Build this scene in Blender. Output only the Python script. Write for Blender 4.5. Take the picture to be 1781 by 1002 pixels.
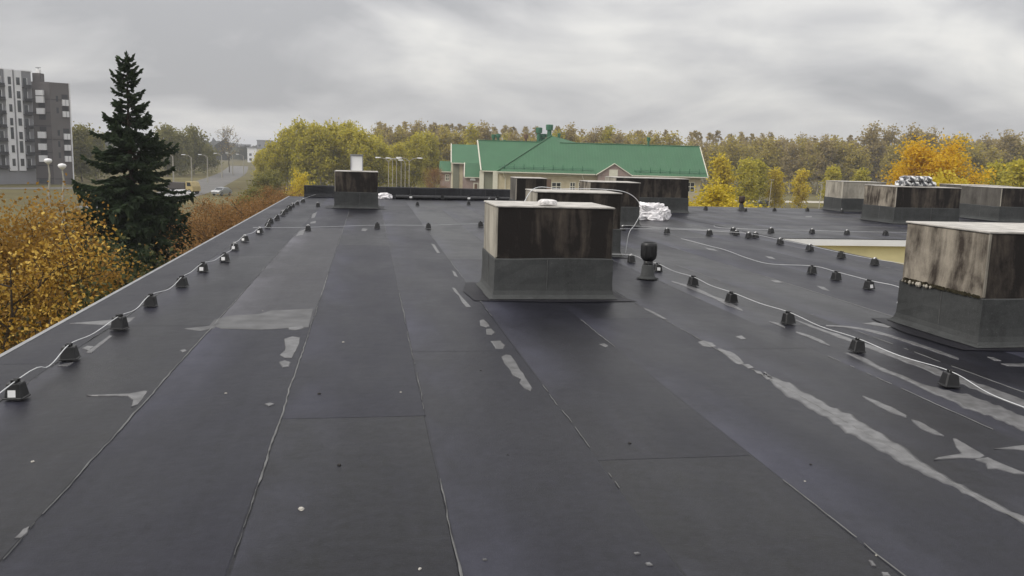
import bpy, bmesh, math, random
import numpy as np
from mathutils import Vector, Matrix, noise

for o in list(bpy.data.objects): bpy.data.objects.remove(o)
S = bpy.context.scene
COL = S.collection
R_ = math.radians

# ------------------------------------------------------------------ camera
PW, PH, FPX = 1781.0, 1002.0, 1496.0          # size of the photograph, its focal length in pixels
PITCH, YAW, ROLL, EYE = 0.15209, 0.16731, 0.028, Vector((0, 0, 1.7))
FW = Vector((math.sin(YAW)*math.cos(PITCH), math.cos(YAW)*math.cos(PITCH), -math.sin(PITCH)))
RT0 = Vector((math.cos(YAW), -math.sin(YAW), 0)); UP0 = RT0.cross(FW)
RT = RT0*math.cos(ROLL) + UP0*math.sin(ROLL)
UP = UP0*math.cos(ROLL) - RT0*math.sin(ROLL)
FH = Vector((math.sin(YAW), math.cos(YAW), 0))
cd = bpy.data.cameras.new('camera'); cam = bpy.data.objects.new('camera', cd); COL.objects.link(cam)
cam.matrix_world = Matrix(((RT.x, UP.x, -FW.x, 0), (RT.y, UP.y, -FW.y, 0), (RT.z, UP.z, -FW.z, EYE.z), (0, 0, 0, 1)))
cd.sensor_width = 36; cd.lens = FPX/PW*36; cd.clip_start = .05; cd.clip_end = 9000
S.camera = cam

# ------------------------------------------------------------------ world, sun, exposure
SUN_EL, SUN_AZ = R_(42), R_(-108)               # azimuth measured from +Y towards +X
w = bpy.data.worlds.new('World'); S.world = w; w.use_nodes = True
nt = w.node_tree; nt.nodes.clear()
def N(t, typ, **k):
    n = t.nodes.new(typ)
    for a, b in k.items(): setattr(n, a, b)
    return n
out = N(nt, 'ShaderNodeOutputWorld'); bg = N(nt, 'ShaderNodeBackground'); bg.inputs[1].default_value = .1
sky = N(nt, 'ShaderNodeTexSky', sky_type='NISHITA'); sky.sun_disc = False
sky.sun_elevation = SUN_EL; sky.sun_rotation = SUN_AZ; sky.air_density = 1; sky.dust_density = 2
tc = N(nt, 'ShaderNodeTexCoord'); sep = N(nt, 'ShaderNodeSeparateXYZ'); nt.links.new(tc.outputs['Generated'], sep.inputs[0])
def M(t, op, a, b=None):
    n = N(t, 'ShaderNodeMath', operation=op)
    for i, v in enumerate((a, b)):
        if v is None: continue
        if isinstance(v, (int, float)): n.inputs[i].default_value = v
        else: t.links.new(v, n.inputs[i])
    return n.outputs[0]
zz = M(nt, 'ADD', M(nt, 'MAXIMUM', sep.outputs[2], 0.0), .26)
cx = M(nt, 'DIVIDE', sep.outputs[0], zz); cy = M(nt, 'DIVIDE', sep.outputs[1], zz)
comb = N(nt, 'ShaderNodeCombineXYZ'); nt.links.new(cx, comb.inputs[0]); nt.links.new(cy, comb.inputs[1]); comb.inputs[2].default_value = 3.7
n1 = N(nt, 'ShaderNodeTexNoise'); n1.inputs['Scale'].default_value = 1.15; n1.inputs['Detail'].default_value = 5; n1.inputs['Roughness'].default_value = .5; n1.inputs['Distortion'].default_value = .5
n2 = N(nt, 'ShaderNodeTexNoise'); n2.inputs['Scale'].default_value = 2.0; n2.inputs['Detail'].default_value = 6; n2.inputs['Roughness'].default_value = .55; n2.inputs['Distortion'].default_value = .8
for n in (n1, n2): nt.links.new(comb.outputs[0], n.inputs['Vector'])
mixn = M(nt, 'ADD', M(nt, 'MULTIPLY', n1.outputs[0], .7), M(nt, 'MULTIPLY', n2.outputs[0], .25))
rp = N(nt, 'ShaderNodeValToRGB'); nt.links.new(mixn, rp.inputs[0])
e = rp.color_ramp.elements
e[0].position = .38; e[0].color = (3.35, 3.34, 3.42, 1)
e[1].position = .655; e[1].color = (7.4, 7.15, 6.7, 1)
x = rp.color_ramp.elements.new(.465); x.color = (4.55, 4.5, 4.5, 1)
x = rp.color_ramp.elements.new(.55); x.color = (5.9, 5.8, 5.6, 1)
ovc = M(nt, 'MULTIPLY', M(nt, 'ADD', M(nt, 'MULTIPLY', M(nt, 'MAXIMUM', sep.outputs[2], 0.0), 2.0), 1.0), .82)   # standard overcast sky: zenith three times the horizon
cs = N(nt, 'ShaderNodeVectorMath', operation='SCALE'); nt.links.new(rp.outputs[0], cs.inputs[0]); nt.links.new(ovc, cs.inputs['Scale'])
mx = N(nt, 'ShaderNodeMixRGB'); mx.inputs[0].default_value = .95
nt.links.new(sky.outputs[0], mx.inputs[1]); nt.links.new(cs.outputs[0], mx.inputs[2])
nt.links.new(mx.outputs[0], bg.inputs[0]); nt.links.new(bg.outputs[0], out.inputs[0])

sd = bpy.data.lights.new('sun', 'SUN'); sd.energy = 1.5; sd.angle = R_(25); sd.color = (1, .95, .88)
sun = bpy.data.objects.new('sun', sd); COL.objects.link(sun)
sdir = Vector((math.sin(SUN_AZ)*math.cos(SUN_EL), math.cos(SUN_AZ)*math.cos(SUN_EL), math.sin(SUN_EL)))
sun.rotation_euler = sdir.to_track_quat('Z', 'Y').to_euler()
S.view_settings.view_transform = 'Standard'; S.view_settings.look = 'None'
S.view_settings.exposure = .45; S.view_settings.gamma = 1
S.render.engine = 'CYCLES'
S.cycles.max_bounces = 8; S.cycles.diffuse_bounces = 5; S.cycles.glossy_bounces = 2; S.cycles.transparent_max_bounces = 6
S.render.resolution_x = 1024; S.render.resolution_y = 576

# ------------------------------------------------------------------ survey of the photograph: a pixel and a height (or a distance) give a place
GZ = -7.0
def ray(px, py): return FW + RT*((px-PW/2)/FPX) - UP*((py-PH/2)/FPX)
def on(px, py, z=0.0):
    d = ray(px, py); return EYE + d*((z-EYE.z)/d.z)
def at(px, py, D): return EYE + ray(px, py)*D
def gnd(px, D, z=GZ):
    p = at(px, 264.6+.028*(px-641.4), D); return Vector((p.x, p.y, z))
def zat(px, py, D): return at(px, py, D).z
rnd = random.Random(5)

# ------------------------------------------------------------------ helpers
class MB:
    def __init__(s): s.v = []; s.f = []
    def quad(s, *p):
        b = len(s.v); s.v += [tuple(q) for q in p]; s.f.append(tuple(range(b, b+len(p))))
    def box(s, x0, x1, y0, y1, z0, z1, T=None):
        b = len(s.v)
        c = [Vector((x, y, z)) for z in (z0, z1) for y in (y0, y1) for x in (x0, x1)]
        if T: c = [T @ q for q in c]
        s.v += [tuple(q) for q in c]
        s.f += [tuple(b+i for i in f) for f in ((0, 2, 3, 1), (4, 5, 7, 6), (0, 1, 5, 4), (2, 6, 7, 3), (0, 4, 6, 2), (1, 3, 7, 5))]
        return s
    def rings(s, rings, close=True, caps=True):
        b = len(s.v); n = len(rings[0])
        for r in rings: s.v += [tuple(q) for q in r]
        for i in range(len(rings)-1):
            for j in range(n if close else n-1):
                k = (j+1) % n
                s.f.append((b+i*n+j, b+i*n+k, b+(i+1)*n+k, b+(i+1)*n+j))
        if caps:
            s.f.append(tuple(b+j for j in reversed(range(n)))); s.f.append(tuple(b+(len(rings)-1)*n+j for j in range(n)))
        return s
    def tube(s, pts, r, n=6, caps=True):
        pts = [Vector(p) for p in pts]; rs = r if isinstance(r, (list, tuple)) else [r]*len(pts)
        rings = []; ref = None
        for i, p in enumerate(pts):
            t = (pts[min(i+1, len(pts)-1)]-pts[max(i-1, 0)])
            if t.length < 1e-9: t = Vector((0, 0, 1))
            t.normalize()
            if ref is None: ref = Vector((1, 0, 0)) if abs(t.x) < .8 else Vector((0, 1, 0))
            a = (ref - t*ref.dot(t)).normalized(); ref = a; c = t.cross(a)
            rings.append([p + (a*math.cos(2*math.pi*k/n) + c*math.sin(2*math.pi*k/n))*rs[i] for k in range(n)])
        return s.rings(rings, True, caps)
    def lathe(s, prof, n=16, c=(0, 0, 0)):
        return s.rings([[(c[0]+r*math.cos(2*math.pi*k/n), c[1]+r*math.sin(2*math.pi*k/n), c[2]+z) for k in range(n)] for r, z in prof])
    def build(s, name, mat, parent=None, smooth=False, bevel=0):
        me = bpy.data.meshes.new(name); me.from_pydata(s.v, [], s.f); me.update()
        if mat: me.materials.append(mat)
        if smooth: me.polygons.foreach_set('use_smooth', [True]*len(me.polygons))
        o = bpy.data.objects.new(name, me); COL.objects.link(o)
        if parent: o.parent = parent
        if bevel:
            bm = bmesh.new(); bm.from_mesh(me)
            bmesh.ops.bevel(bm, geom=list(bm.edges), offset=bevel, segments=2, affect='EDGES'); bm.to_mesh(me); bm.free()
        return o
def tag(o, label, cat, group=None, kind=None):
    o['label'] = label; o['category'] = cat
    if group: o['group'] = group
    if kind: o['kind'] = kind
    return o
def empty(name, loc=(0, 0, 0), rz=0):
    o = bpy.data.objects.new(name, None); COL.objects.link(o); o.location = loc; o.rotation_euler = (0, 0, rz); o.empty_display_size = .2
    return o
def copy_tree(o, parent=None):
    c = o.copy(); COL.objects.link(c); c.parent = parent
    for ch in [q for q in o.children]: copy_tree(ch, c)
    return c
def spline(pts, k=6):
    pts = [Vector(p) for p in pts]; P = [pts[0]]+pts+[pts[-1]]; o = []
    for i in range(1, len(P)-2):
        a, b, c, d = P[i-1:i+3]
        for j in range(k):
            t = j/k; o.append(.5*((2*b)+(c-a)*t+(2*a-5*b+4*c-d)*t*t+(3*b-a-3*c+d)*t**3))
    o.append(pts[-1]); return o
ORD = ['nearest', 'second', 'third', 'fourth', 'fifth', 'sixth', 'seventh', 'eighth', 'ninth', 'tenth', 'eleventh', 'twelfth', 'thirteenth', 'fourteenth', 'fifteenth', 'sixteenth', 'seventeenth', 'eighteenth', 'nineteenth', 'twentieth', 'twenty-first', 'twenty-second', 'twenty-third', 'twenty-fourth', 'twenty-fifth']

# ------------------------------------------------------------------ materials
def mat(name, col, rough=.7, spec=.4, metal=0, var=.12, scale=4, bump=0, bscale=40, objrand=0, trans=0):
    m = bpy.data.materials.new(name); m.use_nodes = True; t = m.node_tree; b = t.nodes['Principled BSDF']
    b.inputs['Roughness'].default_value = rough; b.inputs['Specular IOR Level'].default_value = spec; b.inputs['Metallic'].default_value = metal
    co = N(t, 'ShaderNodeTexCoord'); nz = N(t, 'ShaderNodeTexNoise'); nz.inputs['Scale'].default_value = scale; nz.inputs['Detail'].default_value = 5
    t.links.new(co.outputs['Object'], nz.inputs['Vector'])
    r = N(t, 'ShaderNodeMapRange'); r.inputs['From Min'].default_value = .3; r.inputs['From Max'].default_value = .7; r.inputs['To Min'].default_value = 1-var; r.inputs['To Max'].default_value = 1+var
    t.links.new(nz.outputs[0], r.inputs[0]); f = r.outputs[0]
    if objrand:
        oi = N(t, 'ShaderNodeObjectInfo'); f = M(t, 'MULTIPLY', f, M(t, 'ADD', M(t, 'MULTIPLY', oi.outputs['Random'], 2*objrand), 1-objrand))
    sc = N(t, 'ShaderNodeVectorMath', operation='SCALE'); sc.inputs[0].default_value = col; t.links.new(f, sc.inputs['Scale'])
    t.links.new(sc.outputs[0], b.inputs['Base Color'])
    if bump:
        nb = N(t, 'ShaderNodeTexNoise'); nb.inputs['Scale'].default_value = bscale; nb.inputs['Detail'].default_value = 4; t.links.new(co.outputs['Object'], nb.inputs['Vector'])
        bp = N(t, 'ShaderNodeBump'); bp.inputs['Strength'].default_value = bump; bp.inputs['Distance'].default_value = .02
        t.links.new(nb.outputs[0], bp.inputs['Height']); t.links.new(bp.outputs[0], b.inputs['Normal'])
    return m

def roofing(name, base, seams=False, rough=(.31, .52), spec=.5, rv=.85):
    m = bpy.data.materials.new(name); m.use_nodes = True; t = m.node_tree; b = t.nodes['Principled BSDF']
    geo = N(t, 'ShaderNodeNewGeometry'); pos = geo.outputs['Position']; oi = N(t, 'ShaderNodeObjectInfo')
    def nz(scale, detail=4, r=.55, mapping=None, dist=0):
        n = N(t, 'ShaderNodeTexNoise'); n.inputs['Scale'].default_value = scale; n.inputs['Detail'].default_value = detail; n.inputs['Roughness'].default_value = r; n.inputs['Distortion'].default_value = dist
        if mapping:
            mp = N(t, 'ShaderNodeMapping'); mp.inputs['Scale'].default_value = mapping; t.links.new(pos, mp.inputs[0]); t.links.new(mp.outputs[0], n.inputs['Vector'])
        else: t.links.new(pos, n.inputs['Vector'])
        return n.outputs[0]
    big = nz(.55, 6, .62, (1.7, .6, 1)); st = nz(1, 5, .6, (11, .35, 1)); fine = nz(240, 2); grit = nz(75, 3, .7); blot = nz(3.2, 6, .7); mott = nz(17, 4, .65)
    f = M(t, 'ADD', M(t, 'MULTIPLY', big, 1.0), M(t, 'MULTIPLY', st, .45))
    f = M(t, 'ADD', f, M(t, 'MULTIPLY', blot, .8)); f = M(t, 'ADD', f, M(t, 'MULTIPLY', M(t, 'SUBTRACT', mott, .5), 1.5 if seams else .4)); f = M(t, 'SUBTRACT', f, .15)
    f = M(t, 'ADD', f, M(t, 'MULTIPLY', M(t, 'SUBTRACT', oi.outputs['Random'], .5), rv))
    f = M(t, 'ADD', f, M(t, 'MULTIPLY', fine, .7)); f = M(t, 'ADD', f, M(t, 'MULTIPLY', grit, .8)); f = M(t, 'SUBTRACT', f, .72)
    # pale mineral grains
    g = N(t, 'ShaderNodeMapRange'); g.inputs['From Min'].default_value = .69; g.inputs['From Max'].default_value = .76; g.inputs['To Max'].default_value = 2.2; t.links.new(grit, g.inputs[0]); f = M(t, 'ADD', f, g.outputs[0])
    if seams:   # wear and pale dust beside the laps
        sp = N(t, 'ShaderNodeSeparateXYZ'); t.links.new(pos, sp.inputs[0])
        d = M(t, 'FRACT', M(t, 'DIVIDE', M(t, 'SUBTRACT', sp.outputs[0], .38), .925))
        wr = N(t, 'ShaderNodeMapRange', interpolation_type='SMOOTHSTEP'); wr.inputs['From Min'].default_value = .0; wr.inputs['From Max'].default_value = .55; wr.inputs['To Min'].default_value = 1; wr.inputs['To Max'].default_value = 0; t.links.new(d, wr.inputs[0])
        msk = N(t, 'ShaderNodeMapRange'); msk.inputs['From Min'].default_value = .42; msk.inputs['From Max'].default_value = .68; t.links.new(nz(.42, 5, .6, (2.1, .8, 1)), msk.inputs[0])
        f = M(t, 'ADD', f, M(t, 'MULTIPLY', M(t, 'MULTIPLY', wr.outputs[0], msk.outputs[0]), 2.6))
    sc = N(t, 'ShaderNodeVectorMath', operation='SCALE'); sc.inputs[0].default_value = base; t.links.new(f, sc.inputs['Scale'])
    t.links.new(sc.outputs[0], b.inputs['Base Color'])
    rr = N(t, 'ShaderNodeMapRange'); rr.inputs['From Min'].default_value = .32; rr.inputs['From Max'].default_value = .68; rr.inputs['To Min'].default_value = rough[0]; rr.inputs['To Max'].default_value = rough[1]
    t.links.new(M(t, 'ADD', M(t, 'MULTIPLY', big, .75), M(t, 'MULTIPLY', oi.outputs['Random'], .25)), rr.inputs[0]); t.links.new(rr.outputs[0], b.inputs['Roughness'])
    b.inputs['Specular IOR Level'].default_value = spec; b.inputs['IOR'].default_value = 1.27
    bp = N(t, 'ShaderNodeBump'); bp.inputs['Strength'].default_value = .3; bp.inputs['Distance'].default_value = .004; t.links.new(M(t, 'ADD', fine, grit), bp.inputs['Height'])
    bp2 = N(t, 'ShaderNodeBump'); bp2.inputs['Strength'].default_value = .4; bp2.inputs['Distance'].default_value = .03; t.links.new(nz(2.2, 3), bp2.inputs['Height']); t.links.new(bp.outputs[0], bp2.inputs['Normal'])
    t.links.new(bp2.outputs[0], b.inputs['Normal'])
    return m

def concrete(name, dark, light, lo, hi, sx=3.0):
    """weathered concrete: rain streaks running down between a dark stain and the bare grey"""
    m = bpy.data.materials.new(name); m.use_nodes = True; t = m.node_tree; b = t.nodes['Principled BSDF']
    co = N(t, 'ShaderNodeTexCoord'); oi = N(t, 'ShaderNodeObjectInfo')
    ad = N(t, 'ShaderNodeVectorMath', operation='ADD'); t.links.new(co.outputs['Object'], ad.inputs[0])
    s3 = N(t, 'ShaderNodeVectorMath', operation='SCALE'); s3.inputs[0].default_value = (37, 21, 0); t.links.new(oi.outputs['Random'], s3.inputs['Scale']); t.links.new(s3.outputs[0], ad.inputs[1])
    mp = N(t, 'ShaderNodeMapping'); mp.inputs['Scale'].default_value = (sx, sx, .55); t.links.new(ad.outputs[0], mp.inputs[0])
    a = N(t, 'ShaderNodeTexNoise'); a.inputs['Scale'].default_value = 1.6; a.inputs['Detail'].default_value = 6; a.inputs['Roughness'].default_value = .62; a.inputs['Distortion'].default_value = .6; t.links.new(mp.outputs[0], a.inputs['Vector'])
    c = N(t, 'ShaderNodeTexNoise'); c.inputs['Scale'].default_value = 2.3; c.inputs['Detail'].default_value = 7; c.inputs['Roughness'].default_value = .65; t.links.new(ad.outputs[0], c.inputs['Vector'])
    f = M(t, 'ADD', M(t, 'MULTIPLY', a.outputs[0], .65), M(t, 'MULTIPLY', c.outputs[0], .35))
    r = N(t, 'ShaderNodeValToRGB'); t.links.new(f, r.inputs[0]); e = r.color_ramp.elements
    e[0].position = lo; e[0].color = (*dark, 1); e[1].position = hi; e[1].color = (*light, 1)
    t.links.new(r.outputs[0], b.inputs['Base Color']); b.inputs['Roughness'].default_value = .85; b.inputs['Specular IOR Level'].default_value = .25
    n = N(t, 'ShaderNodeTexNoise'); n.inputs['Scale'].default_value = 45; n.inputs['Detail'].default_value = 5; t.links.new(co.outputs['Object'], n.inputs['Vector'])
    bp = N(t, 'ShaderNodeBump'); bp.inputs['Strength'].default_value = .35; bp.inputs['Distance'].default_value = .01; t.links.new(n.outputs[0], bp.inputs['Height']); t.links.new(bp.outputs[0], b.inputs['Normal'])
    return m

def leafmat(name, cols, trans=.25, rough=.7):
    """leaf colour picked per leaf from the point attribute 'tone'"""
    m = bpy.data.materials.new(name); m.use_nodes = True; t = m.node_tree; b = t.nodes['Principled BSDF']
    at_ = N(t, 'ShaderNodeAttribute'); at_.attribute_name = 'tone'; oi = N(t, 'ShaderNodeObjectInfo')
    f = M(t, 'ADD', at_.outputs['Fac'], M(t, 'MULTIPLY', M(t, 'SUBTRACT', oi.outputs['Random'], .5), .16))
    r = N(t, 'ShaderNodeValToRGB'); t.links.new(f, r.inputs[0]); e = r.color_ramp.elements
    while len(e) < len(cols): e.new(.5)
    for i, c in enumerate(cols): e[i].position = i/(len(cols)-1); e[i].color = (*c, 1)
    t.links.new(r.outputs[0], b.inputs['Base Color']); b.inputs['Roughness'].default_value = rough; b.inputs['Specular IOR Level'].default_value = .2
    if trans:
        tr = N(t, 'ShaderNodeBsdfTranslucent'); t.links.new(r.outputs[0], tr.inputs[0]); ms = N(t, 'ShaderNodeMixShader'); ms.inputs[0].default_value = trans
        o = [q for q in t.nodes if q.type == 'OUTPUT_MATERIAL'][0]
        t.links.new(b.outputs[0], ms.inputs[1]); t.links.new(tr.outputs[0], ms.inputs[2]); t.links.new(ms.outputs[0], o.inputs[0])
    return m

ROOF = roofing('roofing_felt', (.0125, .0127, .0182), True)
ROOF_PALE = roofing('roofing_felt_dry', (.030, .0296, .034), True)
SHADE_FELT = roofing('contact_shade_felt', (.0135, .0132, .0165), rough=(.42, .58), spec=.45)  # apron felt at the shaft feet; its dark tone paints in contact shade
SKIRT = roofing('roofing_felt_upstand', (.056, .058, .058), rough=(.6, .75), spec=.3, rv=.2)
WET = mat('wet_bitumen', (.105, .104, .107), .36, .5, var=.4, scale=11)
def edge_fade(m, rimcol, rimrough):
    # silt thins out towards the rim of a patch
    t = m.node_tree; b = t.nodes['Principled BSDF']; lk = b.inputs['Base Color'].links[0].from_socket
    a = N(t, 'ShaderNodeAttribute'); a.attribute_name = 'core'; g = N(t, 'ShaderNodeNewGeometry'); n = N(t, 'ShaderNodeTexNoise'); n.inputs['Scale'].default_value = 14; n.inputs['Detail'].default_value = 5; t.links.new(g.outputs['Position'], n.inputs['Vector'])
    f = M(t, 'MULTIPLY', a.outputs['Fac'], M(t, 'ADD', M(t, 'MULTIPLY', n.outputs[0], 1.4), .25)); f = M(t, 'MINIMUM', f, 1.0)
    mx = N(t, 'ShaderNodeMixRGB'); mx.inputs[1].default_value = (*rimcol, 1); t.links.new(f, mx.inputs[0]); t.links.new(lk, mx.inputs[2]); t.links.new(mx.outputs[0], b.inputs['Base Color'])
    r = N(t, 'ShaderNodeMapRange'); r.inputs['To Min'].default_value = rimrough; r.inputs['To Max'].default_value = b.inputs['Roughness'].default_value; t.links.new(f, r.inputs[0]); t.links.new(r.outputs[0], b.inputs['Roughness'])
edge_fade(WET, (.026, .0258, .029), .5)
BEAD = mat('bitumen_bead', (.115, .115, .113), .42, .5, var=.35, scale=7)
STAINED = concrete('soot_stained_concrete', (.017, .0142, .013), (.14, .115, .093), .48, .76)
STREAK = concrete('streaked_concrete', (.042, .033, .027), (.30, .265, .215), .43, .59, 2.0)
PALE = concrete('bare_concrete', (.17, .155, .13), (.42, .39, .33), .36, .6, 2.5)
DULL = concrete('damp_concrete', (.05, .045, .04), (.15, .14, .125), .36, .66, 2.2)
CAP = mat('pale_cap_concrete', (.44, .42, .39), .8, .2, var=.25, scale=6, bump=.3)
PLASTIC = mat('black_plastic', (.012, .012, .013), .45, .5, var=.2, scale=20)
STICK = mat('white_label', (.75, .75, .75), .6, .3, var=.05)
ALU = mat('aluminium_wire', (.62, .63, .64), .45, .5, .35, var=.1, scale=10)
WHITEP = mat('white_painted_metal', (.82, .82, .82), .5, .4, var=.05, scale=2)
YELLOW = mat('cream_yellow_render', (.72, .64, .36), .9, .2, var=.08, scale=2, bump=.2)
FILM = mat('white_plastic_film', (.82, .80, .81), .4, .5, var=.1, scale=5)
BLOCKW = mat('white_wrapped_block', (.6, .58, .57), .6, .4, var=.4, scale=30)
STONE = mat('pale_stone', (.42, .40, .36), .9, .2, var=.2, scale=30)
DKSTONE = mat('dark_stone', (.03, .028, .026), .9, .2, var=.2, scale=30)
MOSS = mat('moss', (.03, .026, .016), .95, .1, var=.6, scale=18, bump=.6)
EDGE = mat('galvanised_edge', (.30, .305, .31), .5, .5, .5, var=.15)
BARK = mat('bark', (.11, .095, .075), .95, .1, var=.3, scale=5)
BIRCHB = mat('pale_bark', (.36, .33, .28), .9, .1, var=.4, scale=4)
DARKBARK = mat('dark_bark', (.05, .04, .032), .95, .1, var=.3, scale=6)

# ------------------------------------------------------------------ ground and roads
def gmat():
    m = bpy.data.materials.new('autumn_grass'); m.use_nodes = True; t = m.node_tree; b = t.nodes['Principled BSDF']
    g = N(t, 'ShaderNodeNewGeometry'); a = N(t, 'ShaderNodeTexNoise'); a.inputs['Scale'].default_value = .035; a.inputs['Detail'].default_value = 8; a.inputs['Roughness'].default_value = .65
    t.links.new(g.outputs['Position'], a.inputs['Vector'])
    r = N(t, 'ShaderNodeValToRGB'); t.links.new(a.outputs[0], r.inputs[0]); e = r.color_ramp.elements
    e[0].position = .32; e[0].color = (.075, .06, .03, 1); e[1].position = .68; e[1].color = (.16, .14, .062, 1); q = e.new(.5); q.color = (.115, .10, .045, 1)
    t.links.new(r.outputs[0], b.inputs['Base Color']); b.inputs['Roughness'].default_value = .95; b.inputs['Specular IOR Level'].default_value = .1
    return m
def sheet(name, pts, z, m, kind='structure'):
    o = MB(); o.quad(*[(p[0], p[1], z) for p in pts]); ob = o.build(name, m); ob['kind'] = kind; return ob
GR = MB(); n = 30
for i in range(n+1):
    for j in range(n+1):
        GR.v.append((-2600+5200*i/n, -400+4400*j/n, GZ))
for i in range(n):
    for j in range(n): GR.f.append((i*(n+1)+j, (i+1)*(n+1)+j, (i+1)*(n+1)+j+1, i*(n+1)+j+1))
g = GR.build('ground', gmat()); g['kind'] = 'structure'
ASPH = mat('worn_asphalt', (.12, .115, .108), .8, .4, var=.2, scale=.3)
PATHM = mat('pale_gravel', (.42, .39, .33), .9, .2, var=.2, scale=.4)
def road(name, pts, width, m, z):
    P = spline([(p.x, p.y, 0) for p in pts], 6); b = MB(); k = len(P)
    for i, p in enumerate(P):
        t = (P[min(i+1, k-1)]-P[max(i-1, 0)]).normalized(); nn = Vector((-t.y, t.x, 0))*width/2
        b.v += [(p+nn)[:2]+(z,), (p-nn)[:2]+(z,)]
        if i: b.f.append((2*i-2, 2*i-1, 2*i+1, 2*i))
    o = b.build(name, m); o['kind'] = 'structure'; return o
road('road', [gnd(180, 118), gnd(270, 142), gnd(335, 178), gnd(375, 230), gnd(405, 310), gnd(415, 430)], 9, ASPH, GZ+.02)
road('side_road', [gnd(330, 185), gnd(200, 178), gnd(60, 165), gnd(-150, 155)], 7, ASPH, GZ+.028)
road('gravel_path', [gnd(1230, 190), gnd(1320, 196), gnd(1400, 200), gnd(1560, 205), gnd(1800, 205)], 9, PATHM, GZ+.02)

# ------------------------------------------------------------------ the building underfoot: walls and flat roof
XL, XR, YW, YE, YP = -2.9, 9.3, 18.5, 31.0, 33.0
bld = tag(empty('flat_roofed_building', (0, 0, GZ)), 'cream yellow flat roofed building carrying the dark felt roof', 'building')
def bpart(name, m, *a, T=None, bev=0):
    b = MB(); b.box(*a); o = b.build(name, m, bld, bevel=bev); o.location = (0, 0, -GZ); return o
bpart('wall', YELLOW, XL+.25, XR-.25, -6, YP-.3, GZ, -.32)
bpart('wall', YELLOW, XR-.22, 42, YW+.10, YE-.25, GZ, -.158)
bpart('fascia', WHITEP, XR+.01, 42, YW-.02, YW+.22, -.155, -.012)
bpart('fascia', EDGE, XR-.2, XR-.004, -6, YW-.03, -.13, -.008)
bpart('drip_edge', EDGE, XL-.03, XL+.012, -6, YP, -.12, .006)
bpart('drip_edge', EDGE, 6.3, 42, YE-.04, YE+.03, -.12, .012)
for k in range(6):
    bpart('wall_pipe', WHITEP, 16+k*5, 16.09+k*5, YW+.0, YW+.095, GZ, -.17)
flat = empty('flat_roof', (0, 0, 0)); flat['kind'] = 'structure'
def slab(x0, x1, y0, y1):
    b = MB(); b.box(x0, x1, y0, y1, -.3, -.02); b.build('roof_slab', EDGE, flat)
slab(XL+.06, XR-.21, -6, YP-.31); b = MB(); b.box(XR-.2, 41.9, YW+.24, YE-.05, -.15, -.02); b.build('roof_slab', EDGE, flat)

def roofing_sheet(x0, x1, y0, y1, m, along='Y', lap=.05, zt=.0):
    """one length of felt: rippled edges, lapped onto its neighbour on the far side"""
    b = MB(); L = y1-y0; n = max(2, int(L/.55)); rows = []
    ph = rnd.random()*50
    for i in range(n+1):
        y = y0+L*i/n
        a = x0 + .012*noise.noise((ph, y*.7, 0)); c = x1+lap + .016*noise.noise((ph+9, y*.7, 3))
        lift = .0012*noise.noise((ph, y*1.3, 7))
        ze = .0065 if i == n else 0
        r = [(a, y, .0005+zt), (a+.02, y, .0014+zt), ((a+c)/2, y, .0016+zt), (c-lap*1.4, y, .0016+zt), (c-.006, y, .0036+lift+zt), (c, y, .0015+zt)]
        rows.append(r)
    if along == 'X': rows = [[(p[1], p[0], p[2]) for p in r] for r in rows]
    k = len(rows[0])
    for r in rows: b.v += r
    for i in range(n):
        for j in range(k-1):
            q = (i*k+j, i*k+j+1, (i+1)*k+j+1, (i+1)*k+j)
            b.f.append(q if along == 'Y' else tuple(reversed(q)))
    return b.build('roofing_sheet', m, flat)
SEAM = [.32+.925*k for k in range(-4, 11)]
edges = [XL] + [s for s in SEAM if XL+.3 < s < XR-.3] + [XR]
for i in range(len(edges)-1):
    a, b_ = edges[i], edges[i+1]
    yend = YP-.05 if b_ < 6.3 else YE
    cuts = [-6, rnd.uniform(4, 9), rnd.uniform(14, 20), yend]
    if abs(b_+.6) < .1: cuts = [-6, 8.6, 19.5, yend]
    if abs(b_-.32) < .1: cuts = [-6, 5.55, 16, yend]
    if abs(b_-1.245) < .1: cuts = [-6, 7.4, 17.2, yend]
    for j in range(3):
        pm = ROOF_PALE if (abs(b_+.6) < .1 and j == 1) else ROOF
        lap = 0 if i == len(edges)-2 else .05
        roofing_sheet(a, b_, cuts[j]-(.09 if j else 0), cuts[j+1], pm, lap=lap, zt=.0009 if j == 1 else 0)
yy = YW; kk = 0
while yy < YE-.2:
    y2 = min(yy+.93, YE); cuts = [XR-.04, rnd.uniform(15, 19), rnd.uniform(24, 30), 41.9]
    for j in range(3): roofing_sheet(yy, y2, cuts[j]-(.09 if j else 0), cuts[j+1], ROOF, 'X', lap=.05 if y2 < YE else 0, zt=.0013 if j == 1 else (.006 if j == 0 else 0))
    yy = y2; kk += 1

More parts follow.
